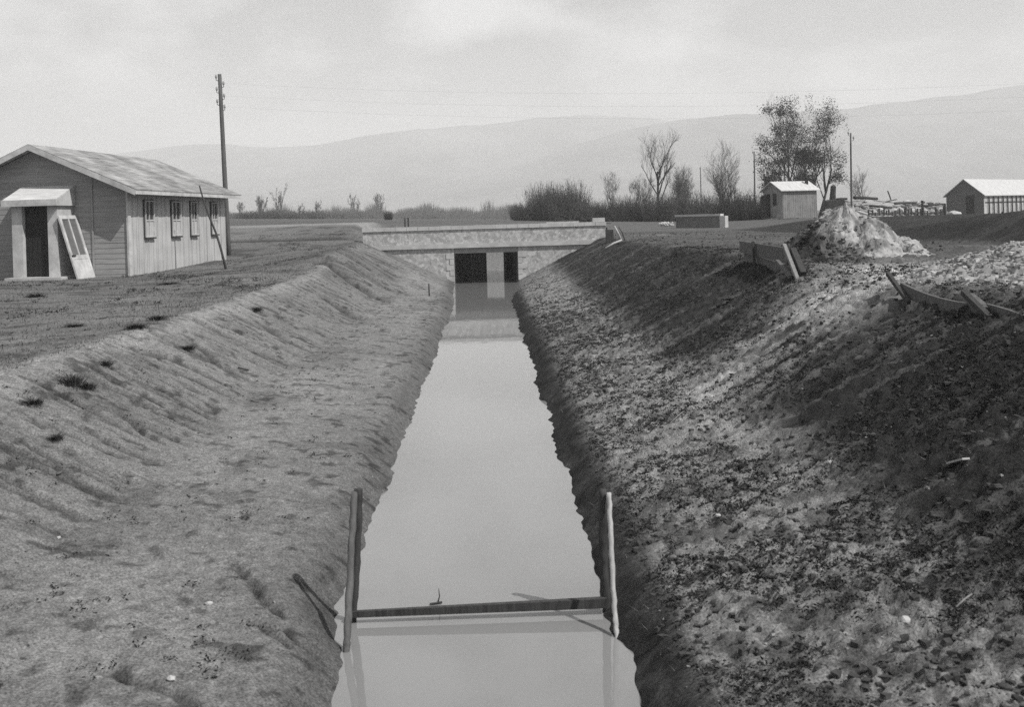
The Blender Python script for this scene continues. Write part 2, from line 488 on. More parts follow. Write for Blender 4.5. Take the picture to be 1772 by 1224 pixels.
# ------------------------------------------------------------------ ground sheet
def axis(lo, hi, dense0, dense1, step, grow, far):
    mid = list(np.arange(dense0, dense1, step))
    up, st, x = [], step, dense1
    while x < hi:
        up.append(x)
        st = min(st * grow, far)
        x += st
    dn, st, x = [], step, dense0
    while x > lo:
        st = min(st * grow, far)
        x -= st
        dn.append(x)
    return np.array(dn[::-1] + mid + up + [hi])
def build_ground():
    X = axis(-4500, 4500, -6.0, 7.2, .026, 1.035, 160)
    ys, y = [], -9.0
    while y < 6000:
        ys.append(y)
        a = abs(y) if y > 2 else 2 + (2 - y) * 3
        y += max(.024, .0042 * a) if y < 60 else .02 * a
    Y = np.array(ys + [6000.0])
    gx, gy = np.meshgrid(X, Y)
    z = Hfull(gx, gy)
    nx, ny = len(X), len(Y)
    co = np.stack([gx, gy, z], -1).reshape(-1, 3)
    idx = np.arange(nx * ny).reshape(ny, nx)
    q = np.stack([idx[:-1, :-1], idx[:-1, 1:], idx[1:, 1:], idx[1:, :-1]], -1).reshape(-1, 4)
    me = bpy.data.meshes.new('ground')
    me.vertices.add(len(co))
    me.vertices.foreach_set('co', co.ravel().astype(np.float32))
    me.loops.add(q.size)
    me.loops.foreach_set('vertex_index', q.ravel().astype(np.int32))
    me.polygons.add(len(q))
    me.polygons.foreach_set('loop_start', np.arange(0, q.size, 4, dtype=np.int32))
    me.polygons.foreach_set('use_smooth', np.ones(len(q), dtype=bool))
    me.update(calc_edges=True)
    # soil / grass / sand distribution, plus ditch shade and sunlit far bank
    x, y = gx, gy
    t = np.full(x.shape, .115)
    left = sm(-.3, -.6, x)
    zz = Hbase(x, y)
    pl = fbm(x * .8, y * .8, 61, 4)
    tl = .158 + .06 * (pl - .5)                                     # dry earth of the left bank
    stv = fbm(x * .6 + 3 * vn(y * .3, x * 0, 3), y * 8.5, 41, 3)
    tl = tl * (1 - .42 * sm(.58, .70, stv) * bank_l(x, y))
    tl = tl * (1 - .5 * grooves(x, y) * bank_l(x, y))
    sp2 = fbm(x * 7.0, y * 7.0, 64, 3)
    tl = tl * (1 - .55 * sm(.63, .72, sp2))
    tl = tl * (1 - .22 * sm(.55, .68, fbm(x * 2.2, y * 2.6, 65, 4)))   # weeds
    tl = tl + .06 * np.exp(-((x + 4.42 + .25 * (vn(y * .7, 0 * y, 66) - .5)) / .22) ** 2) * sm(33, 26, y)   # bare crest
    tl = tl + .03 * sm(-3.0, -2.6, x) * sm(-1.4, -1.7, x) * sm(.35, .65, fbm(x * 1.2, y * .5, 69, 3))   # trodden shelf
    grassl = sm(-4.6, -5.1, x) * sm(48, 44, y)
    tg = .13 + .08 * (fbm(x * .7, y * .7, 67, 4) - .5) - .05 * sm(.55, .66, fbm(x * 1.5, y * 2.5, 68, 4))
    tl = tl * (1 - grassl) + tg * grassl
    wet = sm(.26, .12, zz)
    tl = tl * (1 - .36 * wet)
    for (ca_, cb_, wd_, dp_) in CRACKS:
        tl = tl * (1 - .75 * crack(x, y, ca_, cb_, wd_))
    tl = tl * (1 - .3 * bump2(x, y, -4.5, 32, 1.2, 2.2))
    tl = tl + .08 * sm(43.8, 44.6, y) * sm(56, 50, y) * sm(-4.8, -5.5, x)
    tl = np.where(np.abs(y - 41) < .22, tl * (1 - .6 * sm(-5, -6, x)), tl)  # shade of the road ditch darkened into the ground tone
    pr = fbm(x * 1.1, y * 1.1, 71, 4)
    shelf = sm(.85, 1.15, x) * sm(2.75, 2.15, x + .5 * (fbm(x * .9, y * .9, 79, 3) - .5))
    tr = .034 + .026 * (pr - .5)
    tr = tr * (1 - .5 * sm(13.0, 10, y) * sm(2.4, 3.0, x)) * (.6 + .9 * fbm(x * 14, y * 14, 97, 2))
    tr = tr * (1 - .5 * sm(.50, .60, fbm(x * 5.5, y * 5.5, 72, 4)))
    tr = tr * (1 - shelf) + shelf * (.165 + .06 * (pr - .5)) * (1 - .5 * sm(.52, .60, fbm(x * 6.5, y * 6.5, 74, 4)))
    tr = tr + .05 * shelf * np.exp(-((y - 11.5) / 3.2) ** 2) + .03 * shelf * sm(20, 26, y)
    spill = np.exp(-((y - 12.4 - (x - 4.4) * .5) / 1.3) ** 2) * sm(1.8, 2.8, x) * sm(6.8, 5.5, x)
    tr = tr + .20 * spill * sm(.25, .55, fbm(x * 1.5, y * 5, 75, 4))
    tr = tr + .05 * sm(.58, .72, fbm(x * .8, y * 6, 76, 4)) * bank_r(x, y)
    for (ca_, cb_, wd_, dp_) in CRACKS:
        if ca_[0] > 0:
            tr = tr * (1 - .6 * crack(x, y, ca_, cb_, wd_))
    tr = tr * (1 - .55 * grooves(x, y) * bank_r(x, y))
    plateau = sm(4.4, 5.0, x)
    tr = tr + plateau * (.05 + .05 * (fbm(x * .6, y * .6, 77, 4) - .5))
    tr = tr + .22 * bump2(x, y, 5.2, 13.0, 1.0, 1.6) + .10 * bump2(x, y, 6.2, 40.5, 1.7, .35) * 1.3
    tr = tr - .06 * sm(11.2, 11.8, x) * sm(30, 22, x) * sm(54, 48, y)
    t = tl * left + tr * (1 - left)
    far = sm(46, 56, y)
    t = t + .22 * sm(49, 51, y) * sm(2.5, 1.5, np.abs(x)) * sm(58, 54, y)  # bank behind the bridge lightened in tone to look sunlit
    t = t * (1 - far) + (.10 + .05 * (fbm(x * .05, y * .02, 78, 4) - .5)) * far
    t = np.clip(t, .025, .5)
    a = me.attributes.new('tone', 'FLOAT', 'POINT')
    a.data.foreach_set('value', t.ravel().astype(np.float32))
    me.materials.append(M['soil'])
    o = bpy.data.objects.new('ground', me)
    COL.objects.link(o)
    o['kind'] = 'structure'
build_ground()

wb = MB().add([(-2.2, -9, 0), (2.0, -9, 0), (2.0, 54, 0), (-2.2, 54, 0)], [(0, 1, 2, 3)])
wo = wb.build('water', M['water'], origin=(0, 0, 0))
wo['kind'] = 'structure'

# ------------------------------------------------------------------ hills
def hill(pts, Y, depth, seed):
    rng = random.Random(seed)
    xs = np.array([atY(p[0], p[1], Y).x for p in pts])
    zs = np.array([atY(p[0], p[1], Y).z for p in pts])
    U = np.linspace(xs[0], xs[-1], 260)
    R = np.interp(U, xs, zs)
    ker = np.ones(9) / 9
    R = np.convolve(np.pad(R, 4, mode='edge'), ker, 'valid')
    V = np.concatenate([np.linspace(-1, 0, 40), np.linspace(.08, 1, 10)])
    gu, gv = np.meshgrid(U, V)
    prof = np.where(gv <= 0, (1 + gv) ** 1.25, 1 - gv)
    ridge = np.abs(fbm(gu / 260 + .6 * gv, gv * 1.4 + 3, seed, 5) - .5) * 2
    z = R[None, :] * prof * (1 - .32 * ridge * np.clip(-gv * 3, 0, 1)) + 8 * (fbm(gu / 60, gv * 6, seed + 9, 4) - .5)
    z = np.where(gv <= -.99, 0, z)
    yy = Y + gv * depth
    v = np.stack([gu, yy, z], -1).reshape(-1, 3)
    nx = len(U)
    fs = [(j * nx + i, j * nx + i + 1, (j + 1) * nx + i + 1, (j + 1) * nx + i) for j in range(len(V) - 1) for i in range(nx - 1)]
    mb = MB()
    mb.v, mb.f = [tuple(q) for q in v], fs
    o = mb.build('hill', M['hill'], smooth=True, origin=(0, 0, 0))
    o['kind'] = 'structure'
hill([(-900, 330), (-300, 300), (150, 275), (300, 252), (372, 244), (440, 254), (500, 257), (560, 249), (680, 227), (860, 213), (1000, 196), (1130, 205), (1350, 230), (1900, 280), (2500, 300)], 2600, 900, 3)
hill([(300, 380), (700, 330), (900, 285), (1000, 250), (1130, 214), (1230, 203), (1330, 196), (1470, 188), (1600, 170), (1700, 158), (1772, 147), (2000, 120), (2500, 150), (3000, 200)], 2050, 700, 8)

# ------------------------------------------------------------------ huts
def plank_gable(W, z0, z1, zr, pitch=.15, t=.02):
    """lapped horizontal boards filling a gable, local x across, facing -y"""
    mb = MB()
    z = z0
    def half(zz):
        return W / 2 if zz <= z1 else max(.02, W / 2 * (zr - zz) / (zr - z1))
    while z < zr - .03:
        zt = min(z + pitch, zr)
        h0, h1 = half(z), half(zt)
        mb.hexa([(-h0, -t - .008, z), (h0, -t - .008, z), (h0, .06, z), (-h0, .06, z),
                 (-h1, -t, zt), (h1, -t, zt), (h1, .06, zt), (-h1, .06, zt)])
        z = zt
    return mb
def roof_slab(W, L, zr, slope, ov, ovf, ovb, t=.07, n=1):
    mb = MB()
    for sgn in (-1, 1):
        x1 = sgn * (W / 2 + ov)
        ze = zr - slope * (W / 2 + ov)
        p = [(0, -ovf, zr - t), (x1, -ovf, ze - t), (x1, L + ovb, ze - t), (0, L + ovb, zr - t),
             (0, -ovf, zr), (x1, -ovf, ze), (x1, L + ovb, ze), (0, L + ovb, zr)]
        if sgn < 0:
            p = [p[i] for i in (1, 0, 3, 2, 5, 4, 7, 6)]
        mb.hexa(p)
    return mb

# --- barracks
BW, BL = 5.3, 7.6
BA = math.atan((1055 - 842) / F)
corner = atz(225, 481, 1.08)
bx_dir = Vector((math.cos(BA), -math.sin(BA), 0))
by_dir = Vector((math.sin(BA), math.cos(BA), 0))
b0 = corner - bx_dir * (BW / 2)
hut = thing('barracks', 'long wooden barracks with pale plank side wall, four windows and a gabled porch', 'barracks', (b0.x, b0.y, 1.05), -BA)
def wl(p):                                # world -> barracks local
    d = Vector(p) - Vector((b0.x, b0.y, 1.05))
    return Vector((d.dot(bx_dir), d.dot(by_dir), d.z))
zr_ = wl(atY(58, 250, b0.y - .45)).z       # ridge height
SL = .44
zw = zr_ - .08 - SL * BW / 2               # wall top at the side
gw = plank_gable(BW, 0, zw, zr_ - .1)
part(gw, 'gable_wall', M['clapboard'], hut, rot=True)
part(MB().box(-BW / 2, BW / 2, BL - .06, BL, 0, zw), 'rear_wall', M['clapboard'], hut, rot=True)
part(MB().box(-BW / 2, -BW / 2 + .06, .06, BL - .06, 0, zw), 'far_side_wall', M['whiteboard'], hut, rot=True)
sw = MB()
nb = 34
for i in range(nb):
    y0, y1 = .06 + (BL - .12) * i / nb, .06 + (BL - .12) * (i + 1) / nb
    k = .004 * ((i * 7) % 3)
    sw.box(BW / 2 - .06, BW / 2 + k, y0 + .002, y1 - .008, 0, zw + .05)
sw.box(BW / 2 - .065, BW / 2 - .02, .06, BL - .06, 0, zw + .05)
side = part(sw, 'side_wall', M['whiteboard'], hut, rot=True)
bt = MB()
for yv in np.linspace(.62, BL - .5, 11):
    bt.box(BW / 2 + .009, BW / 2 + .022, yv - .02, yv + .02, .0, zw)
part(bt, 'batten', M['whiteboard'], side, rot=True)
part(MB().box(BW / 2 - .02, BW / 2 + .035, -.075, -.036, 0, zw - .02).box(BW / 2 + .009, BW / 2 + .035, -.036, .10, 0, zw - .02), 'corner_board', M['trim'], hut, rot=True)
for xv in (BW / 2 - 1.05, -BW / 2 + 1.05):
    part(MB().box(xv - .025, xv + .025, -.055, -.035, 0, zw + SL * 1.0), 'cover_strip', M['clapboard'], hut, rot=True)
part(MB().box(-BW / 2 - .04, BW / 2 + .04, -.06, BL + .03, -.2, -.002), 'plinth', M['concrete'], hut, rot=True)
OVF = .5
roof = part(roof_slab(BW, BL, zr_, SL, .47, OVF, .22), 'roof', M['roof'], hut, rot=True)
# overlapping roofing sheets with slightly uneven edges
rs = MB()
rng = random.Random(5)
for sgn in (1, -1):
    nsh = 9
    for i in range(nsh):
        y0 = -OVF - .01 + (BL + OVF + .24) * i / nsh
        y1 = -OVF - .01 + (BL + OVF + .24) * (i + 1) / nsh + .07
        for j in range(3):
            u0 = (BW / 2 + .48) * j / 3
            u1 = (BW / 2 + .48) * (j + 1) / 3 + .03
            e = .006 + .005 * j + .004 * (i % 2) + rng.uniform(0, .006)
            a = [(sgn * u0, y0, zr_ - SL * u0 + .003), (sgn * u1, y0, zr_ - SL * u1 + .003), (sgn * u1, y1, zr_ - SL * u1 + .003), (sgn * u0, y1, zr_ - SL * u0 + .003)]
            b = [(p[0], p[1], p[2] + e + (.01 if k in (1, 2) else 0)) for k, p in enumerate(a)]
            q = a + b
            if sgn < 0:
                q = [q[k] for k in (1, 0, 3, 2, 5, 4, 7, 6)]
            rs.hexa(q)
part(rs, 'roofing_felt', M['roof'], roof, rot=True)
bg_ = MB()
for sgn in (-1, 1):
    xe = sgn * (BW / 2 + .47)
    ze = zr_ - SL * (BW / 2 + .47)
    q = [(0, -OVF - .03, zr_ - .16), (xe, -OVF - .03, ze - .16), (xe, -OVF, ze - .16), (0, -OVF, zr_ - .16),
         (0, -OVF - .03, zr_ - .005), (xe, -OVF - .03, ze - .005), (xe, -OVF, ze - .005), (0, -OVF, zr_ - .005)]
    if sgn < 0:
        q = [q[k] for k in (1, 0, 3, 2, 5, 4, 7, 6)]
    bg_.hexa(q)
part(bg_, 'bargeboard', M['trim'], roof, rot=True)
ze = zr_ - SL * (BW / 2 + .47)
part(MB().box(BW / 2 + .47, BW / 2 + .5, -OVF - .03, BL + .22, ze - .13, ze - .004), 'eaves_board', M['trim'], roof, rot=True)
# windows
def px_on_side(px):
    d = ray(px, 400)
    # intersect with plane local x = BW/2
    o = wl(CAM)
    dl = Vector((d.dot(bx_dir), d.dot(by_dir), d.z))
    k = (BW / 2 - o.x) / dl.x
    return o.y + dl.y * k
for (p0, p1) in ((248, 266), (295, 312), (328, 341), (364, 376)):
    ya, yb = px_on_side(p0) + .045, px_on_side(p1) - .045
    z0, z1 = 1.17, 2.27
    z1 = min(z1, zw - .22)
    f = MB()
    X0, X1 = BW / 2 + .01, BW / 2 + .075
    tk = .034
    f.box(X0, X1, ya, ya + tk, z0, z1).box(X0, X1, yb - tk, yb, z0, z1).box(X0, X1, ya + tk, yb - tk, z1 - tk, z1).box(X0, X1, ya + tk, yb - tk, z0, z0 + tk)
    ym = (ya + yb) / 2
    f.box(X0, X1 - .02, ym - .013, ym + .013, z0 + tk, z1 - tk)
    zm = z0 + (z1 - z0) * .46
    f.box(X0, X1 - .025, ya + tk, ym - .013, zm - .02, zm + .02).box(X0, X1 - .025, ym + .013, yb - tk, zm - .02, zm + .02)
    wf = part(f, 'window', M['trim'], hut, rot=True)
    part(MB().box(X0 - .012, X0 + .03, ya - .03, ya - .002, z0 - .002, z1 + .03).box(X0 - .012, X0 + .03, yb + .002, yb + .035, z0 - .002, z1 + .03).box(X0 - .012, X0 + .03, ya - .002, yb + .002, z1 + .002, z1 + .03), 'shadow_line', M['wood_dark'], wf, rot=True)  # dark strips stand in for the shadow lines around the frame
    part(MB().box(X0 + .002, X0 + .012, ya + tk, yb - tk, zm + .02, z1 - tk), 'pane', M['glass'], wf, rot=True)
    part(MB().box(X0 + .002, X0 + .016, ya + tk, ym - .04, z0 + tk, zm - .02).box(X0 + .002, X0 + .016, ym + .04, yb - tk, z0 + tk, zm - .02), 'bright_lower_pane', M['whiteboard'], wf, rot=True)  # pale boards stand in for the bright reflection in the lower panes
    part(MB().box(X0, X1 + .018, ya - .03, yb + .03, z0 - .05, z0 - .004), 'sill', M['wood_dark'], wf, rot=True)
# porch
def gx(px, yl):                           # local x of a picture column on the plane local y = yl
    d = ray(px, 400)
    o = wl(CAM)
    dl = Vector((d.dot(bx_dir), d.dot(by_dir), d.z))
    k = (yl - o.y) / dl.y
    return o.x + dl.x * k
def gz(px, py, yl):
    d = ray(px, py)
    o = wl(CAM)
    dl = Vector((d.dot(bx_dir), d.dot(by_dir), d.z))
    return o.z + dl.z * (yl - o.y) / dl.y
PD = .95
porch = part(MB().box(gx(14, -PD), gx(112, -PD), -PD - .25, -.04, 0 - .05, gz(60, 480, -PD)), 'porch', M['concrete'], hut, rot=True)
zf0 = gz(60, 480, -PD) + .003
zt_f, zt_b = gz(50, 349, -PD), gz(70, 322, -.1)
xl0, xl1 = gx(19, -PD), gx(37, -PD)
xr0, xr1 = gx(81, -PD), gx(98, -PD)
part(MB().box(xl0, xl1, -PD + .05, -.04, zf0, zt_f - .03), 'porch_side', M['trim'], porch, rot=True)
part(MB().box(xr0, xr1, -PD + .05, -.04, zf0, zt_f - .03), 'porch_side', M['trim'], porch, rot=True)
cl, cr_ = gx(5, -PD - .12), gx(99, -PD - .12)
part(MB().hexa([(cl, -PD - .12, zt_f), (cr_, -PD - .12, zt_f), (cr_, -.04, zt_b - .05), (cl, -.04, zt_b - .05),
                (cl, -PD - .12, zt_f + .05), (cr_, -PD - .12, zt_f + .05), (cr_, -.04, zt_b), (cl, -.04, zt_b)]), 'porch_roof', M['sheet'], porch, rot=True)
part(MB().box(cl - .01, cr_ + .01, -PD - .15, -PD - .122, zt_f - .13, zt_f + .048)
     .hexa([(cr_ - .03, -PD - .12, zt_f - .13), (cr_, -PD - .12, zt_f - .13), (cr_, -.04, zt_f - .13), (cr_ - .03, -.04, zt_f - .13),
            (cr_ - .03, -PD - .12, zt_f - .003), (cr_, -PD - .12, zt_f - .003), (cr_, -.04, zt_b - .054), (cr_ - .03, -.04, zt_b - .054)]), 'porch_fascia', M['trim'], porch, rot=True)
DY = -PD + .2
dm = MB().box(xl1 + .002, xr0 - .002, DY, DY + .05, zf0, zt_f - .05)
for k in range(5):
    xx = xl1 + .06 + (xr0 - xl1 - .12) * k / 4
    dm.box(xx - .008, xx + .008, DY - .008, DY, zf0 + .02, zt_f - .08)
door = part(dm, 'door', M['door_dark'], hut, rot=True)
part(MB().box(xr0 - .12, xr0 - .08, DY - .06, DY, zf0 + .95, zf0 + 1.07), 'handle', M['iron'], door, rot=True)

# --- glazed door leaf leaning on the porch
def hw(lx, ly, lz):
    return Vector((b0.x, b0.y, 1.05)) + bx_dir * lx + by_dir * ly + Vector((0, 0, lz))
A0 = hw(gx(131, -1.0), -1.0, .02)
A1 = hw(gx(131, -1.0) + .02, -.05, .02)
top0 = hw(xr1 + .05, -1.0, 1.86)
ld = thing('door_leaf', 'white glazed door leaf leaning against the porch of the barracks', 'door leaf', A0)
ex = (A1 - A0)
Lw = ex.length
ex.normalize()
ez = (top0 - A0)
Lh = ez.length
ez.normalize()
en = ex.cross(ez).normalized()
if en.x < 0:
    en = -en
def dl_box(mb, u0, u1, v0, v1, n0, n1):
    P = lambda u, v, n: A0 + ex * u + ez * v + en * n
    return mb.hexa([P(u0, v0, n0), P(u0, v0, n1), P(u1, v0, n1), P(u1, v0, n0), P(u0, v1, n0), P(u0, v1, n1), P(u1, v1, n1), P(u1, v1, n0)])
fr = MB()
st_ = .11
dl_box(fr, 0, st_, 0, Lh, 0, .045); dl_box(fr, Lw - st_, Lw, 0, Lh, 0, .045)
dl_box(fr, st_, Lw - st_, Lh - st_, Lh, 0, .045); dl_box(fr, st_, Lw - st_, 0, .16, 0, .045); dl_box(fr, st_, Lw - st_, .62, .74, 0, .045)
dl_box(fr, Lw / 2 - .03, Lw / 2 + .03, .74, Lh - st_, 0, .04)
part(fr, 'frame', M['trim'], ld)
pn = MB(); dl_box(pn, st_, Lw - st_, .74, Lh - st_, .012, .02)
part(pn, 'pane', mat('dusty_glass', .13, .2, 3, .25, 0, spec=.5), ld)
pn = MB(); dl_box(pn, st_, Lw - st_, .16, .62, .01, .035)
part(pn, 'panel', M['trim'], ld)
pn = MB(); dl_box(pn, .03, .22, .70, .74, .046, .075)
part(pn, 'latch', M['iron'], ld)

# --- crooked pole leaning on the eaves
pb = hit(392, 466)
pt = [atY(345, 321, pb.y + .6), atY(352, 346, pb.y + .55), atY(362, 375, pb.y + .42), atY(374, 404, pb.y + .28), atY(382, 430, pb.y + .15), pb - Vector((0, 0, .1))]
o = MB().tube(pt, [.022, .026, .03, .033, .036, .04], 7).build('leaning_pole', M['wood_dark'], smooth=True)
tag(o, 'thin crooked wooden pole leaning against the eaves of the barracks', 'pole')

# ------------------------------------------------------------------ utility poles and wires
def upole(px, by, ty, Y, r0, r1, label, ins, topx=None, group='overhead line poles'):
    b = atY(px, by, Y)
    t = atY(topx if topx else px, ty, Y)
    z0 = g(b.x, b.y) - .3
    root = thing('utility_pole', label, 'utility pole', (b.x, b.y, z0), 0, group)
    base = Vector((b.x, b.y, min(z0, b.z)))
    n = 7
    pts = [base.lerp(t, i / (n - 1)) for i in range(n)]
    part(MB().tube(pts, [r0 + (r1 - r0) * i / (n - 1) for i in range(n)], 9), 'pole', M['pole'], root, True)
    dv = (t - base).normalized()
    for (dz, sx) in ins:
        p = t - dv * dz
        q = p + Vector((sx * .13, -.03, .02))
        im = MB().tube([p, p.lerp(q, .7), q, q + Vector((0, 0, .12))], .012, 6)
        io = part(im, 'bracket', M['iron'], root)
        part(MB().tube([q + Vector((0, 0, .08)), q + Vector((0, 0, .12)), q + Vector((0, 0, .19)), q + Vector((0, 0, .22))], [.03, .04, .035, .015], 8), 'insulator', M['insulator'], io, True)
    return t, base
P1t, P1b = upole(396, 440, 128, 38.5, .10, .07, 'tall dark utility pole with insulators just behind the barracks', [(.25, -1), (.5, 1), (.7, -1), (.95, 1), (1.15, -1), (1.35, 1)], topx=380)
P2t, _ = upole(1306, 352, 262, 80, .07, .05, 'thin utility pole standing left of the small shed and the leafy trees', [(.2, -1), (.45, 1)], topx=1305)
P3t, _ = upole(1474, 392, 230, 52, .055, .04, 'tall thin utility pole behind the pale earth heap', [(.15, -1), (.4, 1)], topx=1472)
P4t, _ = upole(1213, 340, 289, 125, .08, .05, 'small far utility pole between the two bare trees', [(.3, -1)], topx=1212)
def wire(a, b, sag, label, r=.0016):
    n = 24
    pts = [a.lerp(b, i / n) - Vector((0, 0, sag * 4 * (i / n) * (1 - i / n))) for i in range(n + 1)]
    o = MB().tube(pts, r, 4).build('overhead_wire', M['insulator'], origin=tuple(a))
    tag(o, label, 'wire', 'overhead wires')
wire(P1t - Vector((-.13, .03, .35)), atY(2050, 128, 34), .5, 'faint overhead wire, highest of those crossing the sky from the tall pole')
wire(P1t - Vector((-.13, .03, .8)), atY(2050, 152, 34), .5, 'faint overhead wire, middle of those crossing the sky from the tall pole')
wire(P1t - Vector((-.13, .03, 1.2)), atY(2050, 176, 34), .5, 'faint overhead wire, lowest of those crossing the sky from the tall pole')
wire(P4t, P2t - Vector((0, 0, .3)), .5, 'faint low wire strung from the far pole to the pole by the shed')

# ------------------------------------------------------------------ bridge
BY = 40.0
xL, xR = atY(628, 410, BY).x, atY(1048, 400, BY).x
oL, oR = atY(786, 460, BY).x, atY(897, 460, BY).x
pL, pR = atY(843, 460, 48).x, atY(871, 460, 48).x
zo = atY(840, 437, BY).z
zs0 = atY(840, 428, BY).z
zs1 = atY(840, 420.5, BY).z
zc0 = atY(840, 396, BY).z
zc1 = atY(840, 389.5, BY).z
DEP = 8.4
br = thing('bridge', 'pale stone road bridge with solid parapet crossing the canal', 'bridge', (0, BY, 0))
part(MB().box(xL + .05, oL, BY, BY + DEP, -.6, zs0), 'abutment', M['masonry'], br)
part(MB().box(oR, xR - .05, BY, BY + DEP, -.6, zs0), 'abutment', M['masonry'], br)
q, q2 = MB(), MB()
for k in range(5):
    z0 = .1 + k * .22
    wq = .16 if k % 2 else .3
    q.box(oL - wq, oL + .004, BY - .02, BY + .1, z0, z0 + .2)
    q2.box(oR - .004, oR + wq, BY - .02, BY + .1, z0, z0 + .2)
part(q, 'quoin', M['concrete'], br)
part(q2, 'quoin', M['concrete'], br)
part(MB().box(oL, oR, BY + .30, BY + DEP, zo, zs0), 'deck', M['soffit'], br)
part(MB().box(oL, oR, BY + .04, BY + .298, zo - .01, zs0), 'lintel', M['lintel'], br)
jm = MB()
for k in range(6):
    xx = oL + .1 + (oR - oL - .2) * k / 5
    jm.box(xx - .012, xx + .012, BY + .3, BY + DEP - .3, zo - .02, zo - .002)
part(jm, 'soffit_joint', M['concrete_dark'], br)
part(MB().box(pL - .14, pL - .02, BY + DEP - .75, BY + DEP - .45, -.6, zo - .003), 'pier', M['concrete'], br)
part(MB().box(pR + .02, pR + .14, BY + DEP - .75, BY + DEP - .45, -.6, zo - .003), 'pier', M['concrete'], br)
part(MB().box(xL - .02, xR + .02, BY - .09, BY + DEP + .09, zs0 + .002, zs1), 'string_course', M['concrete'], br)
part(MB().box(xL, xR, BY - .01, BY + .32, zs1 + .002, zc0 - .002), 'parapet', M['masonry'], br)
part(MB().box(xL, xR, BY + DEP - .32, BY + DEP, zs1 + .002, zc0 - .06), 'parapet', M['masonry'], br)
cpb = MB()
rng = random.Random(3)
nst = 22
for i in range(nst):
    a, b = xL - .03 + (xR - xL + .06) * i / nst, xL - .03 + (xR - xL + .06) * (i + 1) / nst
    e = rng.uniform(-.006, .006)
    cpb.box(a + .004, b - .004, BY - .06 + e, BY + .37, zc0 + e * .3, zc1 + e)
part(cpb, 'coping', M['concrete'], br)
part(MB().box(xL - .03, xR + .03, BY + DEP - .37, BY + DEP + .05, zc0 - .055, zc1 - .06), 'coping', M['concrete'], br)
gm = MB()
for k in range(2):
    a, b = oL + (pL - .14 - oL) * k / 2, oL + (pL - .14 - oL) * (k + 1) / 2
    gm.box(a + .001, b - .001, BY + DEP - .64 + .012 * (k % 2), BY + DEP - .56 + .012 * (k % 2), -.3, zo - .002)
part(gm, 'sluice_gate', M['gate'], br)
part(MB().box(pR + .142, oR, BY + DEP - .64, BY + DEP - .56, -.3, zo - .002), 'sluice_gate', M['door_dark'], br)  # near-black boards carry the deep shade of the right bay

# things on and around the bridge
b = atY(1036, 382, BY + .15)
rb = random.Random(7)
o = MB().box(b.x - .24, b.x + .22, BY - .02, BY + .3, zc1 + .004, zc1 + .16).build('stone_block', M['concrete'])
tag(o, 'squared pale stone block set on the right end of the bridge parapet', 'stone block')
b1, b2 = atY(955, 383, BY + 4.2), atY(1016, 380, BY + 4.2)
o = MB().bar((b1.x, BY + DEP - .15, zc1 - .02), (b2.x, BY + DEP - .12, zc1 - .015), .2, .06).build('plank', M['wood_pale'])
tag(o, 'pale plank lying along the far bridge parapet', 'plank')

def stick(name, label, cat, pts, rad, m, group=None, n=6):
    o = MB().tube(pts, rad, n).build(name, m, smooth=True)
    return tag(o, label, cat, group)
s0 = hit(1078, 417)
stick('stake', 'thin stake leaning left beside the right end of the bridge', 'stake', [atY(1063, 391, s0.y), atY(1070, 404, s0.y), s0 - Vector((0, 0, .1))], .03, M['wood_pale'])
s0 = hit(1083, 416)
stick('stake', 'thin curved stake, rightmost of the sticks by the bridge end', 'stake', [atY(1071, 393, s0.y), atY(1077, 402, s0.y), s0 - Vector((0, 0, .1))], .025, M['wood'])
s0 = hit(1055, 416)
o = MB().box(s0.x - .13, s0.x + .13, s0.y - .1, s0.y + .1, s0.z - .1, s0.z + .36).tube([(s0.x - .08, s0.y, s0.z + .3), (s0.x - .1, s0.y, s0.z + .45)], .03, 6).build('post_stump', M['wood_dark'])
tag(o, 'short thick dark post stump at the bridge end', 'post')
s0, s1 = hit(1048, 432), hit(1076, 419)
stick('pole_on_ground', 'pale thin pole lying on the bank beside the bridge', 'pole', [s0 + Vector((0, 0, .04)), s0.lerp(s1, .5) + Vector((0, 0, .08)), s1 + Vector((0, 0, .06))], .035, M['wood_pale'])
s0 = atY(703, 389, 51)
pr_ = thing('marker_post', 'pair of short dark posts joined at the foot behind the bridge parapet', 'post', (s0.x, s0.y, g(s0.x, s0.y)))
zb = g(s0.x, s0.y)
ztp = atY(703, 377, 51).z
for dx in (-.06, .1):
    part(MB().box(s0.x + dx - .035, s0.x + dx + .035, s0.y - .04, s0.y + .04, zb - .1, max(ztp, zb + .3)), 'upright', M['wood_dark'], pr_)
part(MB().box(s0.x - .02, s0.x + .06, s0.y - .03, s0.y + .03, zb + .04, zb + .14), 'crosspiece', M['wood_dark'], pr_)
s0 = hit(743, 512)
stick('stake', 'tiny upright stake on the left bank just before the bridge', 'stake', [atY(742, 491, s0.y), s0 - Vector((0, 0, .1))], .02, M['wood_dark'])

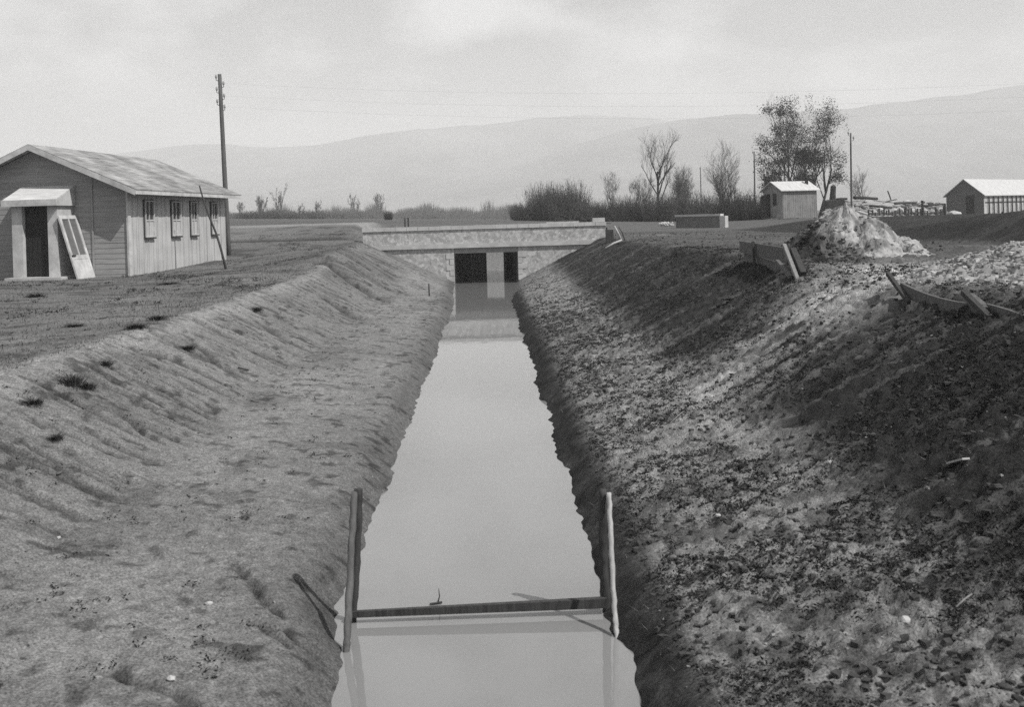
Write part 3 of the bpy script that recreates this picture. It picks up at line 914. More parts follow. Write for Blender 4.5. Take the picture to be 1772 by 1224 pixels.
# culvert parapet to the right of the bridge
c0, c1 = atY(1170, 394, 60), atY(1246, 397, 58.5)
zc = atY(1170, 372, 60).z
zb = min(g(c0.x, c0.y), g(c1.x, c1.y)) - .1
cul = thing('culvert_parapet', 'low masonry culvert parapet with pale coping in the field right of the bridge', 'parapet', (c0.x, c0.y, zb))
dv = (c1 - c0); dv.z = 0; dv.normalize()
nv = Vector((-dv.y, dv.x, 0))
Lc = Vector((c1.x - c0.x, c1.y - c0.y, 0)).length
def obox(mb, u0, u1, v0, v1, z0, z1, o=c0, d=dv, n=nv):
    P = lambda u, v, z: Vector((o.x, o.y, 0)) + d * u + n * v + Vector((0, 0, z))
    return mb.hexa([P(u0, v0, z0), P(u1, v0, z0), P(u1, v1, z0), P(u0, v1, z0), P(u0, v0, z1), P(u1, v0, z1), P(u1, v1, z1), P(u0, v1, z1)])
part(obox(MB(), 0, Lc, 0, .45, zb, zc - .12), 'wall', M['concrete_dark'], cul)  # front face in darker concrete, its shade put into the colour
part(obox(MB(), -.05, Lc + .05, -.05, .5, zc - .118, zc), 'coping', M['concrete'], cul)
part(obox(MB(), Lc - .005, Lc + .32, -.02, .47, zb, zc - .121), 'sunlit_end', M['concrete'], cul)  # added end in paler concrete, standing for the sunlit end face

# ------------------------------------------------------------------ small shed with a pale roof
def hut2(root, W, L, ze, zr, ov, wallm, roofm, slabt=.05):
    slope = (zr - ze) / (W / 2)
    part(plank_like(W, L, ze, zr), 'wall', wallm, root, rot=True)
    return part(roof_slab(W, L, zr + .06, slope, ov, .2, .2, slabt), 'roof', roofm, root, rot=True)
def plank_like(W, L, ze, zr):
    mb = MB()
    # gables
    for y0, y1 in ((0, .05), (L - .05, L)):
        mb.add([(-W / 2, y0, 0), (W / 2, y0, 0), (W / 2, y0, ze), (0, y0, zr), (-W / 2, y0, ze), (-W / 2, y1, 0), (W / 2, y1, 0), (W / 2, y1, ze), (0, y1, zr), (-W / 2, y1, ze)],
               [(0, 1, 2, 3, 4), (9, 8, 7, 6, 5), (0, 5, 6, 1), (1, 6, 7, 2), (2, 7, 8, 3), (3, 8, 9, 4), (4, 9, 5, 0)])
    n = int(L / .17)
    rg = random.Random(2)
    for sgn in (-1, 1):
        for i in range(n):
            y0, y1 = .051 + (L - .102) * i / n, .051 + (L - .102) * (i + 1) / n - .012
            k = rg.uniform(0, .012)
            x1 = sgn * (W / 2 + k)
            x0 = sgn * (W / 2 - .04)
            mb.box(min(x0, x1), max(x0, x1), y0, y1, 0, ze)
        x0 = sgn * (W / 2 - .06)
        mb.box(min(x0, x0 + sgn * .015), max(x0, x0 + sgn * .015), .051, L - .051, 0, ze)
    return mb
SY = 71.0
ca = atY(1355, 377, SY)
phi = math.radians(-73)
ylo = Vector((-math.sin(phi), math.cos(phi), 0))
xlo = Vector((math.cos(phi), math.sin(phi), 0))
SWd, SLn = 2.4, 2.75
zbase = min(ca.z, 1.95) - .02
org = ca - xlo * (SWd / 2)
shed = thing('shed', 'small plank shed with bright pale roof below the leafy trees', 'shed', (org.x, org.y, zbase), phi)
zeS = atY(1355, 329, SY).z - zbase
zrS = atY(1340, 315.5, SY + 1).z - zbase
hut2(shed, SWd, SLn, zeS, zrS, .18, mat('shed_boards', .21, .3, 2, .85, .2, (1, 9, .4), var2=.2, scale2=3), M['sheet'])
part(MB().box(.02, .45, -.03, -.004, .9, 1.75), 'window', M['door_dark'], shed, rot=True)
cyl = SLn - .25
for dx in (-.09, .09):
    ch = part(MB().tube([(SWd / 4 - .2 + dx, cyl, zrS - .5), (SWd / 4 - .2 + dx, cyl, zrS + .28)], .07, 8), 'chimney_pipe', M['iron'], shed, rot=True)
    part(MB().tube([(SWd / 4 - .2 + dx, cyl, zrS + .283), (SWd / 4 - .2 + dx, cyl, zrS + .33)], [.1, .05], 8), 'cowl', M['iron'], ch, rot=True)
part(MB().tube([(0, .05, zrS), (0, .05, zrS + .16), (0, .05, zrS + .2), (0, .05, zrS + .28)], [.04, .04, .09, .02], 7), 'finial', M['iron'], shed, rot=True)
part(MB().hexa([(-1.05, -.32, 0), (-.35, -.32, 0), (-.35, -.02, 0), (-1.05, -.02, 0), (-1.05, -.36, 1.55), (-.35, -.36, 1.6), (-.35, -.02, 1.75), (-1.05, -.02, 1.7)]), 'lean_to', M['door_dark'], shed, rot=True)
o = MB().bar(tuple(hit(1319, 379) + Vector((0, 0, .06))), tuple(hit(1346, 378) + Vector((0, 0, .06))), .25, .07).build('plank', M['wood_pale'])
tag(o, 'pale plank lying on the ground in front of the shed gable', 'plank')

# ------------------------------------------------------------------ barn with posts, far right
RY = 95.0
ca = atY(1703, 374, RY)
phi = math.atan2(-.75, .66)
ylo = Vector((-math.sin(phi), math.cos(phi), 0))
xlo = Vector((math.cos(phi), math.sin(phi), 0))
RW, RL = 3.5, 14.0
zbase = g(ca.x, ca.y) - .05
org = ca - xlo * (RW / 2)
barn = thing('barn', 'low barn with bright roof, dark gable and white side wall behind dark posts', 'barn', (org.x, org.y, zbase), phi)
zeR = atY(1703, 336, RY).z - zbase
zrR = atY(1667, 311, RY + .8).z - zbase
sl = (zrR - zeR) / (RW / 2)
gmb = plank_gable(RW, 0, zeR, zrR, .2, .01)
part(gmb, 'gable_wall', mat('shaded_barn_boards', .12, .25, 2, .9, .1, (1, 1, 6)), barn, rot=True)  # gable boards darkened as the side turned from the sun
part(MB().box(RW / 2 - .08, RW / 2, .06, RL, 0, zeR), 'side_wall', M['trim'], barn, rot=True)
part(MB().box(-RW / 2, -RW / 2 + .08, .06, RL, 0, zeR).box(-RW / 2 + .08, RW / 2 - .08, RL - .08, RL, 0, zeR), 'rear_wall', M['trim'], barn, rot=True)
part(roof_slab(RW, RL, zrR + .08, sl, .22, .25, .2, .07), 'roof', M['sheet'], barn, rot=True)
part(MB().box(.12, .88, -.05, -.026, .02, 2.0), 'door', M['door_dark'], barn, rot=True)
fpm = part(MB().box(RW / 2 + .02, RW / 2 + .07, .3, RL - .2, zeR * .62, zeR * .62 + .07), 'rail', M['wood_dark'], barn, rot=True)
for k in range(13):
    yy = .9 + k * 1.05
    part(MB().box(RW / 2 + .071, RW / 2 + .17, yy - .05, yy + .05, -.1, zeR - .06), 'post', M['wood_dark'], barn, rot=True)

# ------------------------------------------------------------------ near gauge frame standing in the water
LY = 6.51
fr_root = thing('gauge_stand', 'weathered timber frame of two braced posts and crossbar standing in the water', 'gauge stand', (atY(830, 1065, LY).x, LY, -.3))
def wob(pts, r, seed, n=10):
    """an irregular split pole through pts"""
    rg = random.Random(seed)
    P = [Vector(p) for p in pts]
    res, rad = [], []
    m = len(P) - 1
    for i in range(n * m + 1):
        k = min(i // n, m - 1)
        t = i / n - k
        q = P[k].lerp(P[k + 1], t)
        res.append(q + Vector((rg.uniform(-.003, .003), rg.uniform(-.003, .003), 0)))
        rad.append(r * rg.uniform(.9, 1.1))
    return res, rad
p, rd = wob([atY(621, 847, LY), atY(618, 950, LY), atY(610, 1068, LY), atY(606, 1180, LY)], .027, 1)
part(MB().tube(p, rd, 7), 'post', M['wood_dark'], fr_root, True)
p, rd = wob([atY(613, 852, LY - .02), atY(606, 980, LY - .2), atY(600, 1105, LY - .42), atY(598, 1150, LY - .48)], .023, 2)
part(MB().tube(p, rd, 5), 'brace', M['wood'], fr_root, True)
p, rd = wob([atY(1043, 848, LY), atY(1044, 950, LY), atY(1050, 1058, LY), atY(1054, 1170, LY)], .027, 3)
part(MB().tube(p, rd, 7), 'post', M['wood_dark'], fr_root, True)
p, rd = wob([atY(1054, 853, LY - .03), atY(1058, 960, LY - .18), atY(1064, 1060, LY - .32), atY(1070, 1130, LY - .45)], .017, 4)
part(MB().tube(p, rd, 5), 'brace', M['wood_pale'], fr_root, True)
a, b = atY(1050, 1043, LY - .03), atY(604, 1064, LY - .03)
cbm = MB()
cbm.bar(a, b, .045, .06, taper=.62)
part(cbm, 'crossbar', M['wood_dark'], fr_root)

q = atz(757, 1046, .005)
o = MB().tube([q + Vector((-.05, 0, 0)), q + Vector((.03, 0, .01))], .008, 5).tube([q, q + Vector((.015, 0, .05)), q + Vector((.01, 0, .1))], [.006, .004, .002], 4).build('twig', M['wood_dark'])
tag(o, 'small dead twig poking out of the water behind the crossbar', 'twig')

# ------------------------------------------------------------------ plank barriers on the right crest
CX = 4.42
def cp(px, py, dx=0):                       # point above the crest line seen at this pixel
    d = ray(px, py)
    k = (CX + dx) / d.x
    return CAM + d * k
def board(mb, a0, a1, b0_, b1_, t=.035, n=1, sag=0):
    """board between top edge a0->a1 and bottom edge b0->b1, thickness towards +x"""
    nn = max(1, n)
    ring = []
    for i in range(nn + 1):
        k = i / nn
        s_ = sag * 4 * k * (1 - k)
        tp = a0.lerp(a1, k) - Vector((0, 0, s_))
        bt_ = b0_.lerp(b1_, k) - Vector((0, 0, s_))
        ring.append([bt_, tp, tp + Vector((t, 0, 0)), bt_ + Vector((t, 0, 0))])
    vs = [p for r in ring for p in r]
    fs = []
    for i in range(nn):
        for j in range(4):
            j2 = (j + 1) % 4
            fs.append((i * 4 + j, (i + 1) * 4 + j, (i + 1) * 4 + j2, i * 4 + j2))
    fs += [(0, 1, 2, 3), (nn * 4 + 3, nn * 4 + 2, nn * 4 + 1, nn * 4)]
    return mb.add(vs, fs)
q0 = cp(1280, 460)
pb1 = thing('plank_barrier', 'two stacked dark planks held by leaning stakes on the right bank crest', 'plank barrier', (q0.x, q0.y - 1, q0.z - .1), 0, 'plank barriers along the right bank')
part(board(MB(), cp(1279, 417), cp(1358, 429), cp(1281, 437), cp(1357, 456)), 'plank', M['wood'], pb1)
part(board(MB(), cp(1288, 438, .03), cp(1356, 457, .03), cp(1289, 462, .03), cp(1354, 484, .03)), 'plank', M['wood'], pb1)
part(MB().bar(cp(1303, 418, -.04), cp(1306, 466, -.04), .05, .04, (1, 0, 0)), 'stake', M['wood_dark'], pb1)
part(MB().bar(cp(1357, 424, -.06), cp(1381, 486, -.12), .05, .05, (1, 0, 0)), 'stake', M['wood_grey'], pb1, label='pale leaning stake')
part(MB().bar(cp(1345, 452, -.1), cp(1368, 480, -.16), .05, .05, (1, 0, 0)), 'stake', M['wood'], pb1)
part(MB().bar(cp(1372, 434, .02), cp(1390, 476, -.02), .1, .08, (1, 0, 0)), 'stake', M['wood_dark'], pb1)
q0 = cp(1640, 540)
pb2 = thing('plank_barrier', 'single sagging plank with two raking stakes below the gravel heap', 'plank barrier', (q0.x, q0.y, q0.z - .1), 0, 'plank barriers along the right bank')
part(board(MB(), cp(1557, 489), cp(1700, 527), cp(1566, 514), cp(1702, 548), n=10, sag=.05), 'plank', M['wood'], pb2)
part(MB().bar(cp(1536, 473, -.02), cp(1573, 524, -.05), .045, .04, (1, 0, 0)), 'stake', M['wood_dark'], pb2)
part(MB().bar(cp(1667, 506, -.03), cp(1712, 550, -.06), .05, .05, (1, 0, 0)), 'stake', M['wood_dark'], pb2)
part(MB().bar(cp(1679, 512, .05), cp(1708, 536, .02), .05, .06, (1, 0, 0)), 'stake', M['wood'], pb2)
q0 = cp(1745, 560)
o = board(MB(), cp(1706, 526, .04), cp(1830, 572, .04), cp(1712, 549, .04), cp(1840, 606, .04), n=6, sag=-.02).build('plank_barrier', M['wood'])
tag(o, 'dark plank at the right picture edge, nearest of the bank crest planks', 'plank barrier', 'plank barriers along the right bank')

# ------------------------------------------------------------------ heaps
def heap(name, cx, cy, rx, ry, hgt, m, seed, tone, n=110, sharp=1.0, rough=.1, stones=0, stone_r=(.02, .05), lean=(0, 0), label='', cat='', dark=False):
    rng = random.Random(seed)
    us = np.linspace(-1.15, 1.15, n)
    gu, gv = np.meshgrid(us, us)
    x, y = cx + gu * rx, cy + gv * ry
    wob_ = .25 * (fbm(gu * 1.6 + 5, gv * 1.6, seed, 3) - .5)
    r = np.sqrt((gu - lean[0] * 0) ** 2 + gv ** 2) + wob_
    base = Hbase(x, y)
    prof = np.clip(1 - r, 0, 1) ** sharp
    an_ = np.arctan2(gv, gu)
    lump = (fbm(x * 3.0, y * 3.0, seed + 3, 5, .6) - .5) + (.45 * (fbm(an_ * 3.2, r * 1.4, seed + 8, 3) - .5) if dark else 0)
    z = base - .06 + hgt * prof + rough * lump * sm(0, .25, prof) + .04 * (np.abs(vn(x * 11, y * 11, seed + 5) - .5)) * sm(0, .15, prof)
    z = np.where(prof <= 0.0, base - .12, z)
    nx = n
    mb = MB()
    mb.v = [tuple(p) for p in np.stack([x, y, z], -1).reshape(-1, 3)]
    mb.f = [(j * nx + i, j * nx + i + 1, (j + 1) * nx + i + 1, (j + 1) * nx + i) for j in range(nx - 1) for i in range(nx - 1)]
    nb_ = len(mb.v)
    pr = prof.reshape(-1)
    for _ in range(stones):
        for _t in range(20):
            k = rng.randrange(nb_)
            if pr[k] > .03 and (not dark or mb.v[k][0] < cx - .1 * rx or rng.random() < .3):
                break
        c = mb.v[k]
        mb.rock((c[0] + rng.uniform(-.03, .03), c[1] + rng.uniform(-.03, .03), c[2]), rng.uniform(*stone_r), rng, 0)
    o = mb.build(name, m, smooth=False)
    tl = tone(x, y).reshape(-1)
    tv = np.empty(len(mb.v))
    tv[:nb_] = tl
    per = len(ICO[0][0])
    for k in range(stones):
        q_ = mb.v[nb_ + k * per]
        tv[nb_ + k * per: nb_ + (k + 1) * per] = rng.uniform(.12, .46) if name == 'gravel_heap' else float(tone(np.array([q_[0]]), np.array([q_[1]]))[0]) * rng.uniform(.55, 1.15)
    a = o.data.attributes.new('tone', 'FLOAT', 'POINT')
    a.data.foreach_set('value', tv.astype(np.float32))
    return tag(o, label, cat)
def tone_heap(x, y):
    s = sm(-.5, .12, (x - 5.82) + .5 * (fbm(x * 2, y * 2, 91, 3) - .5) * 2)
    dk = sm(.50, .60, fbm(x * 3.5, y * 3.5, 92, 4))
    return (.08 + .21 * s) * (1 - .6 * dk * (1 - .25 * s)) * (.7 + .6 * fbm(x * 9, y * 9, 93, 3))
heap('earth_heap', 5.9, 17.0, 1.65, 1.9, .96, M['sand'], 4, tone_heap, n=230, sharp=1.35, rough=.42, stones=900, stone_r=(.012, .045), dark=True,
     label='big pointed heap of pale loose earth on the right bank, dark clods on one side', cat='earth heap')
heap('gravel_heap', 7.5, 11.7, 2.75, 2.9, .60, M['sand'], 6, lambda x, y: .17 + .18 * fbm(x * 8, y * 8, 96, 3), n=170, sharp=.8, rough=.24, stones=9000, stone_r=(.011, .042),
     label='broad heap of broken pale gravel behind the sagging plank', cat='gravel heap')
q = hit(1555, 458, False)
o = MB().rock((q.x, q.y, q.z + .04), .13, random.Random(4), 2, .8).build('stone', M['concrete_dark'])
tag(o, 'dark squat stone lying at the foot of the pale earth heap', 'stone', 'single loose stones')

# ------------------------------------------------------------------ timber and rubble yard between shed and barn
rng = random.Random(12)
rub = MB()
for k in range(760):
    px = rng.uniform(1428, 1634)
    t = (px - 1428) / 206
    top_ = 352 - 3 * math.sin(t * 9) - (5 if .1 < t < .35 else 0)
    py = rng.uniform(top_ + 2, 377)
    Y = 66 + 14 * (377 - py) / 25 + rng.uniform(-.8, .8)
    p = atY(px, py, Y)
    rub.rock(p, rng.uniform(.08, .28), rng, 1, .6)
o = rub.build('rubble', M['rubble'])
o['kind'] = 'stuff'
o['label'] = 'piled rubble and cut stone behind the fence between shed and barn'
o['category'] = 'rubble'
def log(a, b, r, label, m, wd=False, cat='timber'):
    if wd:
        o = MB().bar(a, b, r * 3, r).build('timber', m)
    else:
        o = MB().tube([a, a.lerp(b, .5) + Vector((0, 0, .02)), b], [r, r * .95, r * .85], 7).build('timber', m, smooth=True)
    tag(o, label, cat, 'timbers lying on the rubble')
log(atY(1448, 345, 74), atY(1466, 344, 74), .1, 'short dark timber beside the stump on the rubble', M['wood_dark'])
log(atY(1478, 342, 75), atY(1518, 344, 76), .12, 'dark log lying on top of the rubble behind the thin pole', M['wood_dark'])
log(atY(1512, 347, 74), atY(1556, 352, 73), .06, 'long pale board lying flat across the rubble', M['wood_pale'], True)
log(atY(1490, 354, 71), atY(1530, 350, 72), .07, 'pale board under the dark log on the rubble', M['wood_pale'], True)
log(atY(1536, 330, 75), atY(1542, 347, 75), .05, 'thin pole sticking up from the rubble', M['wood_dark'])
log(atY(1548, 352, 71), atY(1600, 350, 72), .09, 'grey log lying left of the white stones', M['wood'])
log(atY(1485, 366, 68), atY(1504, 372, 67), .1, 'stack of pale sawn boards at the left foot of the rubble', M['wood_pale'], True)
for k, (px, py, qx, qy, yy, rr, mm, lb) in enumerate(((1462, 353, 1492, 349, 70, .06, 'wood_pale', 'pale beam at the left end of the rubble'), (1505, 356, 1545, 360, 69.5, .08, 'wood_dark', 'dark beam sloping down in the middle of the rubble'), (1560, 358, 1592, 355, 70, .06, 'wood', 'grey beam crossing below the white stones'),
        (1600, 357, 1632, 353, 71, .07, 'wood_dark', 'dark beam at the right end of the rubble'), (1470, 361, 1500, 364, 68.5, .05, 'wood_pale', 'pale beam lowest in the left of the rubble'), (1528, 351, 1552, 345, 73, .05, 'wood', 'short beam tipped up behind the rubble'))):
    log(atY(px, py, yy), atY(qx, qy, yy + .5), rr, lb, M[mm], k % 2 == 0)
# stump-like dark stack
q = atY(1441, 346, 75)
tp = atY(1442, 320, 75)
stp = MB().tube([q - Vector((0, 0, .5)), q, q.lerp(tp, .5), tp - Vector((0, 0, .12)), tp], [.26, .24, .2, .2, .08], 9)
o = stp.build('stove_chimney', M['iron'], smooth=False)
tag(o, 'stubby dark chimney stack standing up beside the rubble', 'chimney')
q = atY(1440, 351, 74)
o = MB().hexa([(q.x - .75, q.y - .8, q.z - .9), (q.x + .9, q.y - .8, q.z - .9), (q.x + .9, q.y + .9, q.z - .9), (q.x - .75, q.y + .9, q.z - .9),
               (q.x - .5, q.y - .5, q.z + .1), (q.x + .7, q.y - .6, q.z + .22), (q.x + .6, q.y + .6, q.z + .3), (q.x - .4, q.y + .5, q.z + .2)]).build('tarpaulin_heap', M['door_dark'])
tag(o, 'low dark covered heap below the stubby chimney', 'covered heap')
# pale stone heap
for (px, py, rr, lb) in ((1570, 351, .38, 'white stone block heaped on the rubble, left of two'), (1585, 352, .36, 'white stone block heaped on the rubble, right of two')):
    o = MB().rock(atY(px, py, 72), rr, random.Random(px), 2, .5).build('stone_block', M['trim'])
    tag(o, lb, 'stone block', 'white stones by the fence')
o = MB().rock(atY(1652, 370, 78), .55, random.Random(77), 2, .42).build('stone_block', M['trim'])
tag(o, 'big flat white stone beside the barn door', 'stone block', 'white stones by the fence')
# wire fence: posts at intervals in front of the rubble
fence = thing('fence', 'dark rustic fence of close posts and rails before the rubble', 'fence', tuple(atY(1560, 378, 66)))
a, b = atY(1504, 377, 66), atY(1634, 376, 68)
n = 23
for k in range(n):
    p = a.lerp(b, k / (n - 1))
    hgt = .55 + rng.uniform(-.22, .22)
    p = p + Vector((rng.uniform(-.08, .08), rng.uniform(-.1, .1), 0))
    part(MB().tube([(p.x, p.y, p.z - .1), (p.x + rng.uniform(-.03, .03), p.y, p.z + hgt)], [.06, .05], 6), 'post', M['wood_dark'], fence)
for z in (.12, .26):
    part(MB().bar(a + Vector((0, -.05, z)), b + Vector((0, -.05, z)), .05, .09), 'rail', M['wood_dark'], fence)
for k in range(11):
    p = atY(1512 + k * 11.3 + rng.uniform(-3, 3), 370 - rng.uniform(1, 7), 68.2)
    o = MB().rock(p, rng.uniform(.2, .3), rng, 2, .8).build('stone_block', M['trim'])
    tag(o, 'pale block of stone in the row just behind the dark rustic fence', 'stone block', 'row of pale blocks behind the fence')
for (px, y0, y1, Y, lb) in ((1597, 392, 347, 55, 'tall dark fence post in front of the rubble'), (1636, 388, 352, 60, 'dark post beside the barn gable'), (1573, 386, 362, 56, 'short pale post left of the tall dark post'), (1622, 396, 362, 50, 'pale grey post between the tall dark post and the barn'), (1559, 417, 402, 32, 'thin peg standing by the ditch right of the earth heap')):
    a, b = atY(px, y0, Y), atY(px - 1, y1, Y)
    zb = min(a.z, g(a.x, a.y)) - .1
    r_ = .07 if Y > 40 else .025
    o = MB().tube([(a.x, a.y, zb), a, b], [r_, r_, r_ * .9], 7).build('fence_post', M['wood'] if 'pale' in lb else M['wood_dark'])
    tag(o, lb, 'post', 'loose posts in the right field')

# ------------------------------------------------------------------ trees
def tree(name, label, cat, px, by, ty, Y, spread, seed, kind='bare', lean=0, pale=False, group='trees behind the bridge', leafm=None, stems=1, dens=1.0):
    rng = random.Random(seed)
    b, t = atY(px, by, Y), atY(px + lean, ty, Y)
    Hh = t.z - b.z
    R = spread * Y / F / 2
    gz_ = min(b.z, g(b.x, b.y))
    root = thing(name, label, cat, (b.x, b.y, gz_ - .1), 0, group)
    trunk, crown, leaves = MB(), MB(), MB()
    px_m = Y / F
    rmin = px_m * .10
    def fits(p):
        if name == 'far_tree':
            return p.z < t.z + .1 * Hh
        h_ = (p.z - b.z) / Hh
        if kind == 'leafy':
            lim = R * (1.0 - abs(h_ - .55) ** 2 * 2.6) if h_ > .15 else R * .4
        else:
            lim = R * min(1, .25 + 1.25 * h_) * (1 if h_ < .75 else max(.12, 1 - (h_ - .75) * 3.2))
        cx_ = b.x + (t.x - b.x) * h_
        return math.hypot(p.x - cx_, p.y - b.y) < lim * 1.05 and p.z < t.z
    if name == 'far_tree':
        R *= 1.5
    tips = []
    def grow(p, d, L, r, lev):
        n = 4 if lev < 3 else 2
        pts, rads = [p], [r]
        q = p
        dd = d.copy()
        for i in range(n):
            dd = (dd + Vector((rng.uniform(-1, 1), rng.uniform(-1, 1), rng.uniform(-.5, .9))) * (.12 + .05 * lev)).normalized()
            q = q + dd * (L / n)
            pts.append(q)
            rads.append(max(rmin * .8, r * (1 - .55 * (i + 1) / n)))
            if lev > 0 and not fits(q):
                break
        (trunk if lev <= 1 else crown).tube(pts, rads, 6 if lev < 2 else 3, cap=False)
        if lev >= maxlev or L < .12:
            tips.append(q)
            return
        nk = ({0: 6, 1: 4, 2: 4, 3: 3} if kind == 'leafy' else {0: 9, 1: 5, 2: 4, 3: 4}).get(lev, 3)
        nk = max(2, int(nk * dens + rng.random() * .8))
        for k in range(nk):
            f_ = rng.uniform(.35, 1) if lev > 0 else rng.uniform(.42 if kind == 'leafy' else .3, 1)
            i = min(len(pts) - 2, int(f_ * (len(pts) - 1)))
            o_ = pts[i].lerp(pts[i + 1], f_ * (len(pts) - 1) - i if i < len(pts) - 2 else rng.random())
            ang = rng.uniform(0, 6.28)
            tilt = rng.uniform(.4, 1.0) if kind == 'leafy' else rng.uniform(.35, .8)
            ax = dd.orthogonal().normalized()
            ax.rotate(Matrix.Rotation(ang, 3, dd))
            nd = (dd * math.cos(tilt) + ax * math.sin(tilt) + Vector((0, 0, .28))).normalized()
            grow(o_, nd, L * (rng.uniform(.3, .5) if name == 'far_tree' else rng.uniform(.5, .72)), max(rmin, rads[i] * rng.uniform(.45, .65)), lev + 1)
    maxlev = 4
    for s_ in range(stems):
        if stems == 1:
            d0 = Vector(((t.x - b.x) / Hh, 0, 1)).normalized()
            L0 = Hh * .62
            p0 = Vector((b.x, b.y, gz_ - .1))
        else:
            an = 6.28 * s_ / stems + rng.uniform(-.4, .4)
            sp_ = rng.uniform(.1, .38)
            d0 = Vector((math.cos(an) * sp_ + (t.x - b.x) / Hh, math.sin(an) * sp_ * .7, 1)).normalized()
            L0 = Hh * rng.uniform(.5, .62)
            p0 = Vector((b.x + math.cos(an) * .06, b.y + math.sin(an) * .06, gz_ - .1))
        grow(p0, d0, L0, Hh * (.024 if stems == 1 else .019), 0)
    zt_ = sorted(q.z for q in tips)[int(len(tips) * .985)]
    kz = (t.z - b.z) / max(.1, zt_ - b.z)
    for mb_ in (trunk, crown):
        mb_.v = [(v[0], v[1], b.z + (v[2] - b.z) * kz) for v in mb_.v]
    tips = [Vector((q.x, q.y, b.z + (q.z - b.z) * kz)) for q in tips]
    bm_ = M['bark_pale'] if pale else M['bark']
    part(trunk, 'trunk', bm_, root)
    if kind == 'leafy':
        lm = px_m * 1.65
        cl_ = [tp for tp in tips]
        rng.shuffle(cl_)
        for tp in cl_:
            v = float(vn(tp.x * .9 + seed, tp.z * .9, seed))
            if v < .44:
                continue
            for k in range(int(24 * dens) if v > .54 else 9):
                c = tp + Vector((rng.gauss(0, .3), rng.gauss(0, .3), rng.gauss(0, .2)))
                a = Vector((rng.uniform(-1, 1), rng.uniform(-1, 1), rng.uniform(-1, 1))).normalized()
                e = a.orthogonal().normalized()
                s1, s2 = lm * rng.uniform(.6, 1.3), lm * rng.uniform(.35, .7)
                leaves.add([c - a * s1, c + e * s2, c + a * s1, c - e * s2], [(0, 1, 2, 3)])
    c_o = part(crown, 'crown', M['twig'], root)
    if leaves.v:
        part(leaves, 'foliage', leafm or M['leaf'], root)
    return root
tree('bare_tree', 'tall bare tree with upright crown, left of the two big bare trees', 'tree', 1141, 352, 223, 108, 66, 21, stems=1)
tree('bare_tree', 'bare tree with wide forking stems, between the tall bare tree and the shed', 'tree', 1252, 352, 248, 112, 76, 22, stems=3, pale=True)
tree('bare_tree', 'small slender bare tree standing above the left scrub', 'tree', 1056, 360, 297, 110, 36, 23)
tree('bare_tree', 'thin bare tree behind the rubble, right of the leafy trees', 'tree', 1489, 350, 289, 118, 62, 24, pale=True)
tree('bare_tree', 'low bushy bare tree right of the tall bare tree', 'tree', 1178, 362, 288, 104, 56, 26, stems=4, pale=True)
tree('bare_tree', 'small bare tree just right of the slender one above the scrub', 'tree', 1110, 364, 305, 112, 42, 27, stems=2, pale=True)
tree('leafy_tree', 'left of the three leafy trees behind the shed, leaning outward', 'tree', 1358, 330, 193, 100, 100, 31, 'leafy', lean=-14, stems=2)
tree('leafy_tree', 'tallest of the three leafy trees, middle one behind the shed', 'tree', 1370, 330, 167, 101, 108, 32, 'leafy', lean=22, stems=2, dens=1.05)
tree('leafy_tree', 'right of the three leafy trees, spreading over the shed chimney', 'tree', 1411, 330, 186, 100, 106, 33, 'leafy', lean=12, stems=2)
far = [(418, 378, 349, 30, 'pale round bare tree just right of the barracks eave', 3), (452, 378, 339, 32, 'dense cone shaped bush-tree on the left horizon', 6), (484, 379, 319, 26, 'slim upright tree, tallest on the left horizon', 2),
       (520, 378, 352, 34, 'low spreading pale tree right of the slim tree', 3), (549, 378, 348, 34, 'rounded pale tree at the middle of the left horizon', 3), (613, 377, 337, 24, 'small thin tree above the left road bank', 3), (657, 377, 335, 20, 'faint thin tree, rightmost of the far left row', 3)]
for i, (px, by, ty, sp, lb, stn) in enumerate(far):
    tree('far_tree', lb, 'tree', px, by, ty, 215 + 20 * (i % 3) + (60 if i > 4 else 0), sp, 50 + i, stems=stn, pale=True, group='trees on the left horizon', dens=1.0)

# ------------------------------------------------------------------ scrub
def scrub_mesh(seed, n=520, leafy=.5):
    rng = random.Random(seed)
    mb = MB()
    for k in range(n):
        a = rng.uniform(0, 6.28)
        r0 = rng.uniform(0, .55)
        p = Vector((math.cos(a) * r0, math.sin(a) * r0, 0))
        out_ = rng.uniform(.1, 1.25)
        L = (.25 + .75 * rng.random() ** 1.3) * (1 - .2 * r0)
        d = Vector((math.cos(a) * out_ * .6 + rng.uniform(-.3, .3), math.sin(a) * out_ * .6 + rng.uniform(-.3, .3), 1)).normalized()
        pts = [p]
        for i in range(3):
            d = (d + Vector((rng.uniform(-.2, .2), rng.uniform(-.2, .2), rng.uniform(-.1, .15)))).normalized()
            pts.append(pts[-1] + d * L / 3)
        mb.tube(pts, [.009, .007, .005, .003], 3, cap=False)
        for i in range(3):
            q = pts[rng.choice((1, 2, 3))]
            dd = (d + Vector((rng.uniform(-.8, .8), rng.uniform(-.8, .8), rng.uniform(-.2, .6)))).normalized()
            mb.tube([q, q + dd * rng.uniform(.08, .26)], [.004, .0025], 3, cap=False)
        for i in range(int(leafy * 8)):
            q = pts[rng.choice((1, 2, 3))] + Vector((rng.gauss(0, .05), rng.gauss(0, .05), rng.gauss(0, .05)))
            e = Vector((rng.uniform(-1, 1), rng.uniform(-1, 1), rng.uniform(-1, 1))).normalized()
            f_ = e.orthogonal().normalized()
            s_ = rng.uniform(.008, .02)
            mb.add([q - e * s_, q + f_ * s_ * .6, q + e * s_, q - f_ * s_ * .6], [(0, 1, 2, 3)])
    return mb
SCR = []
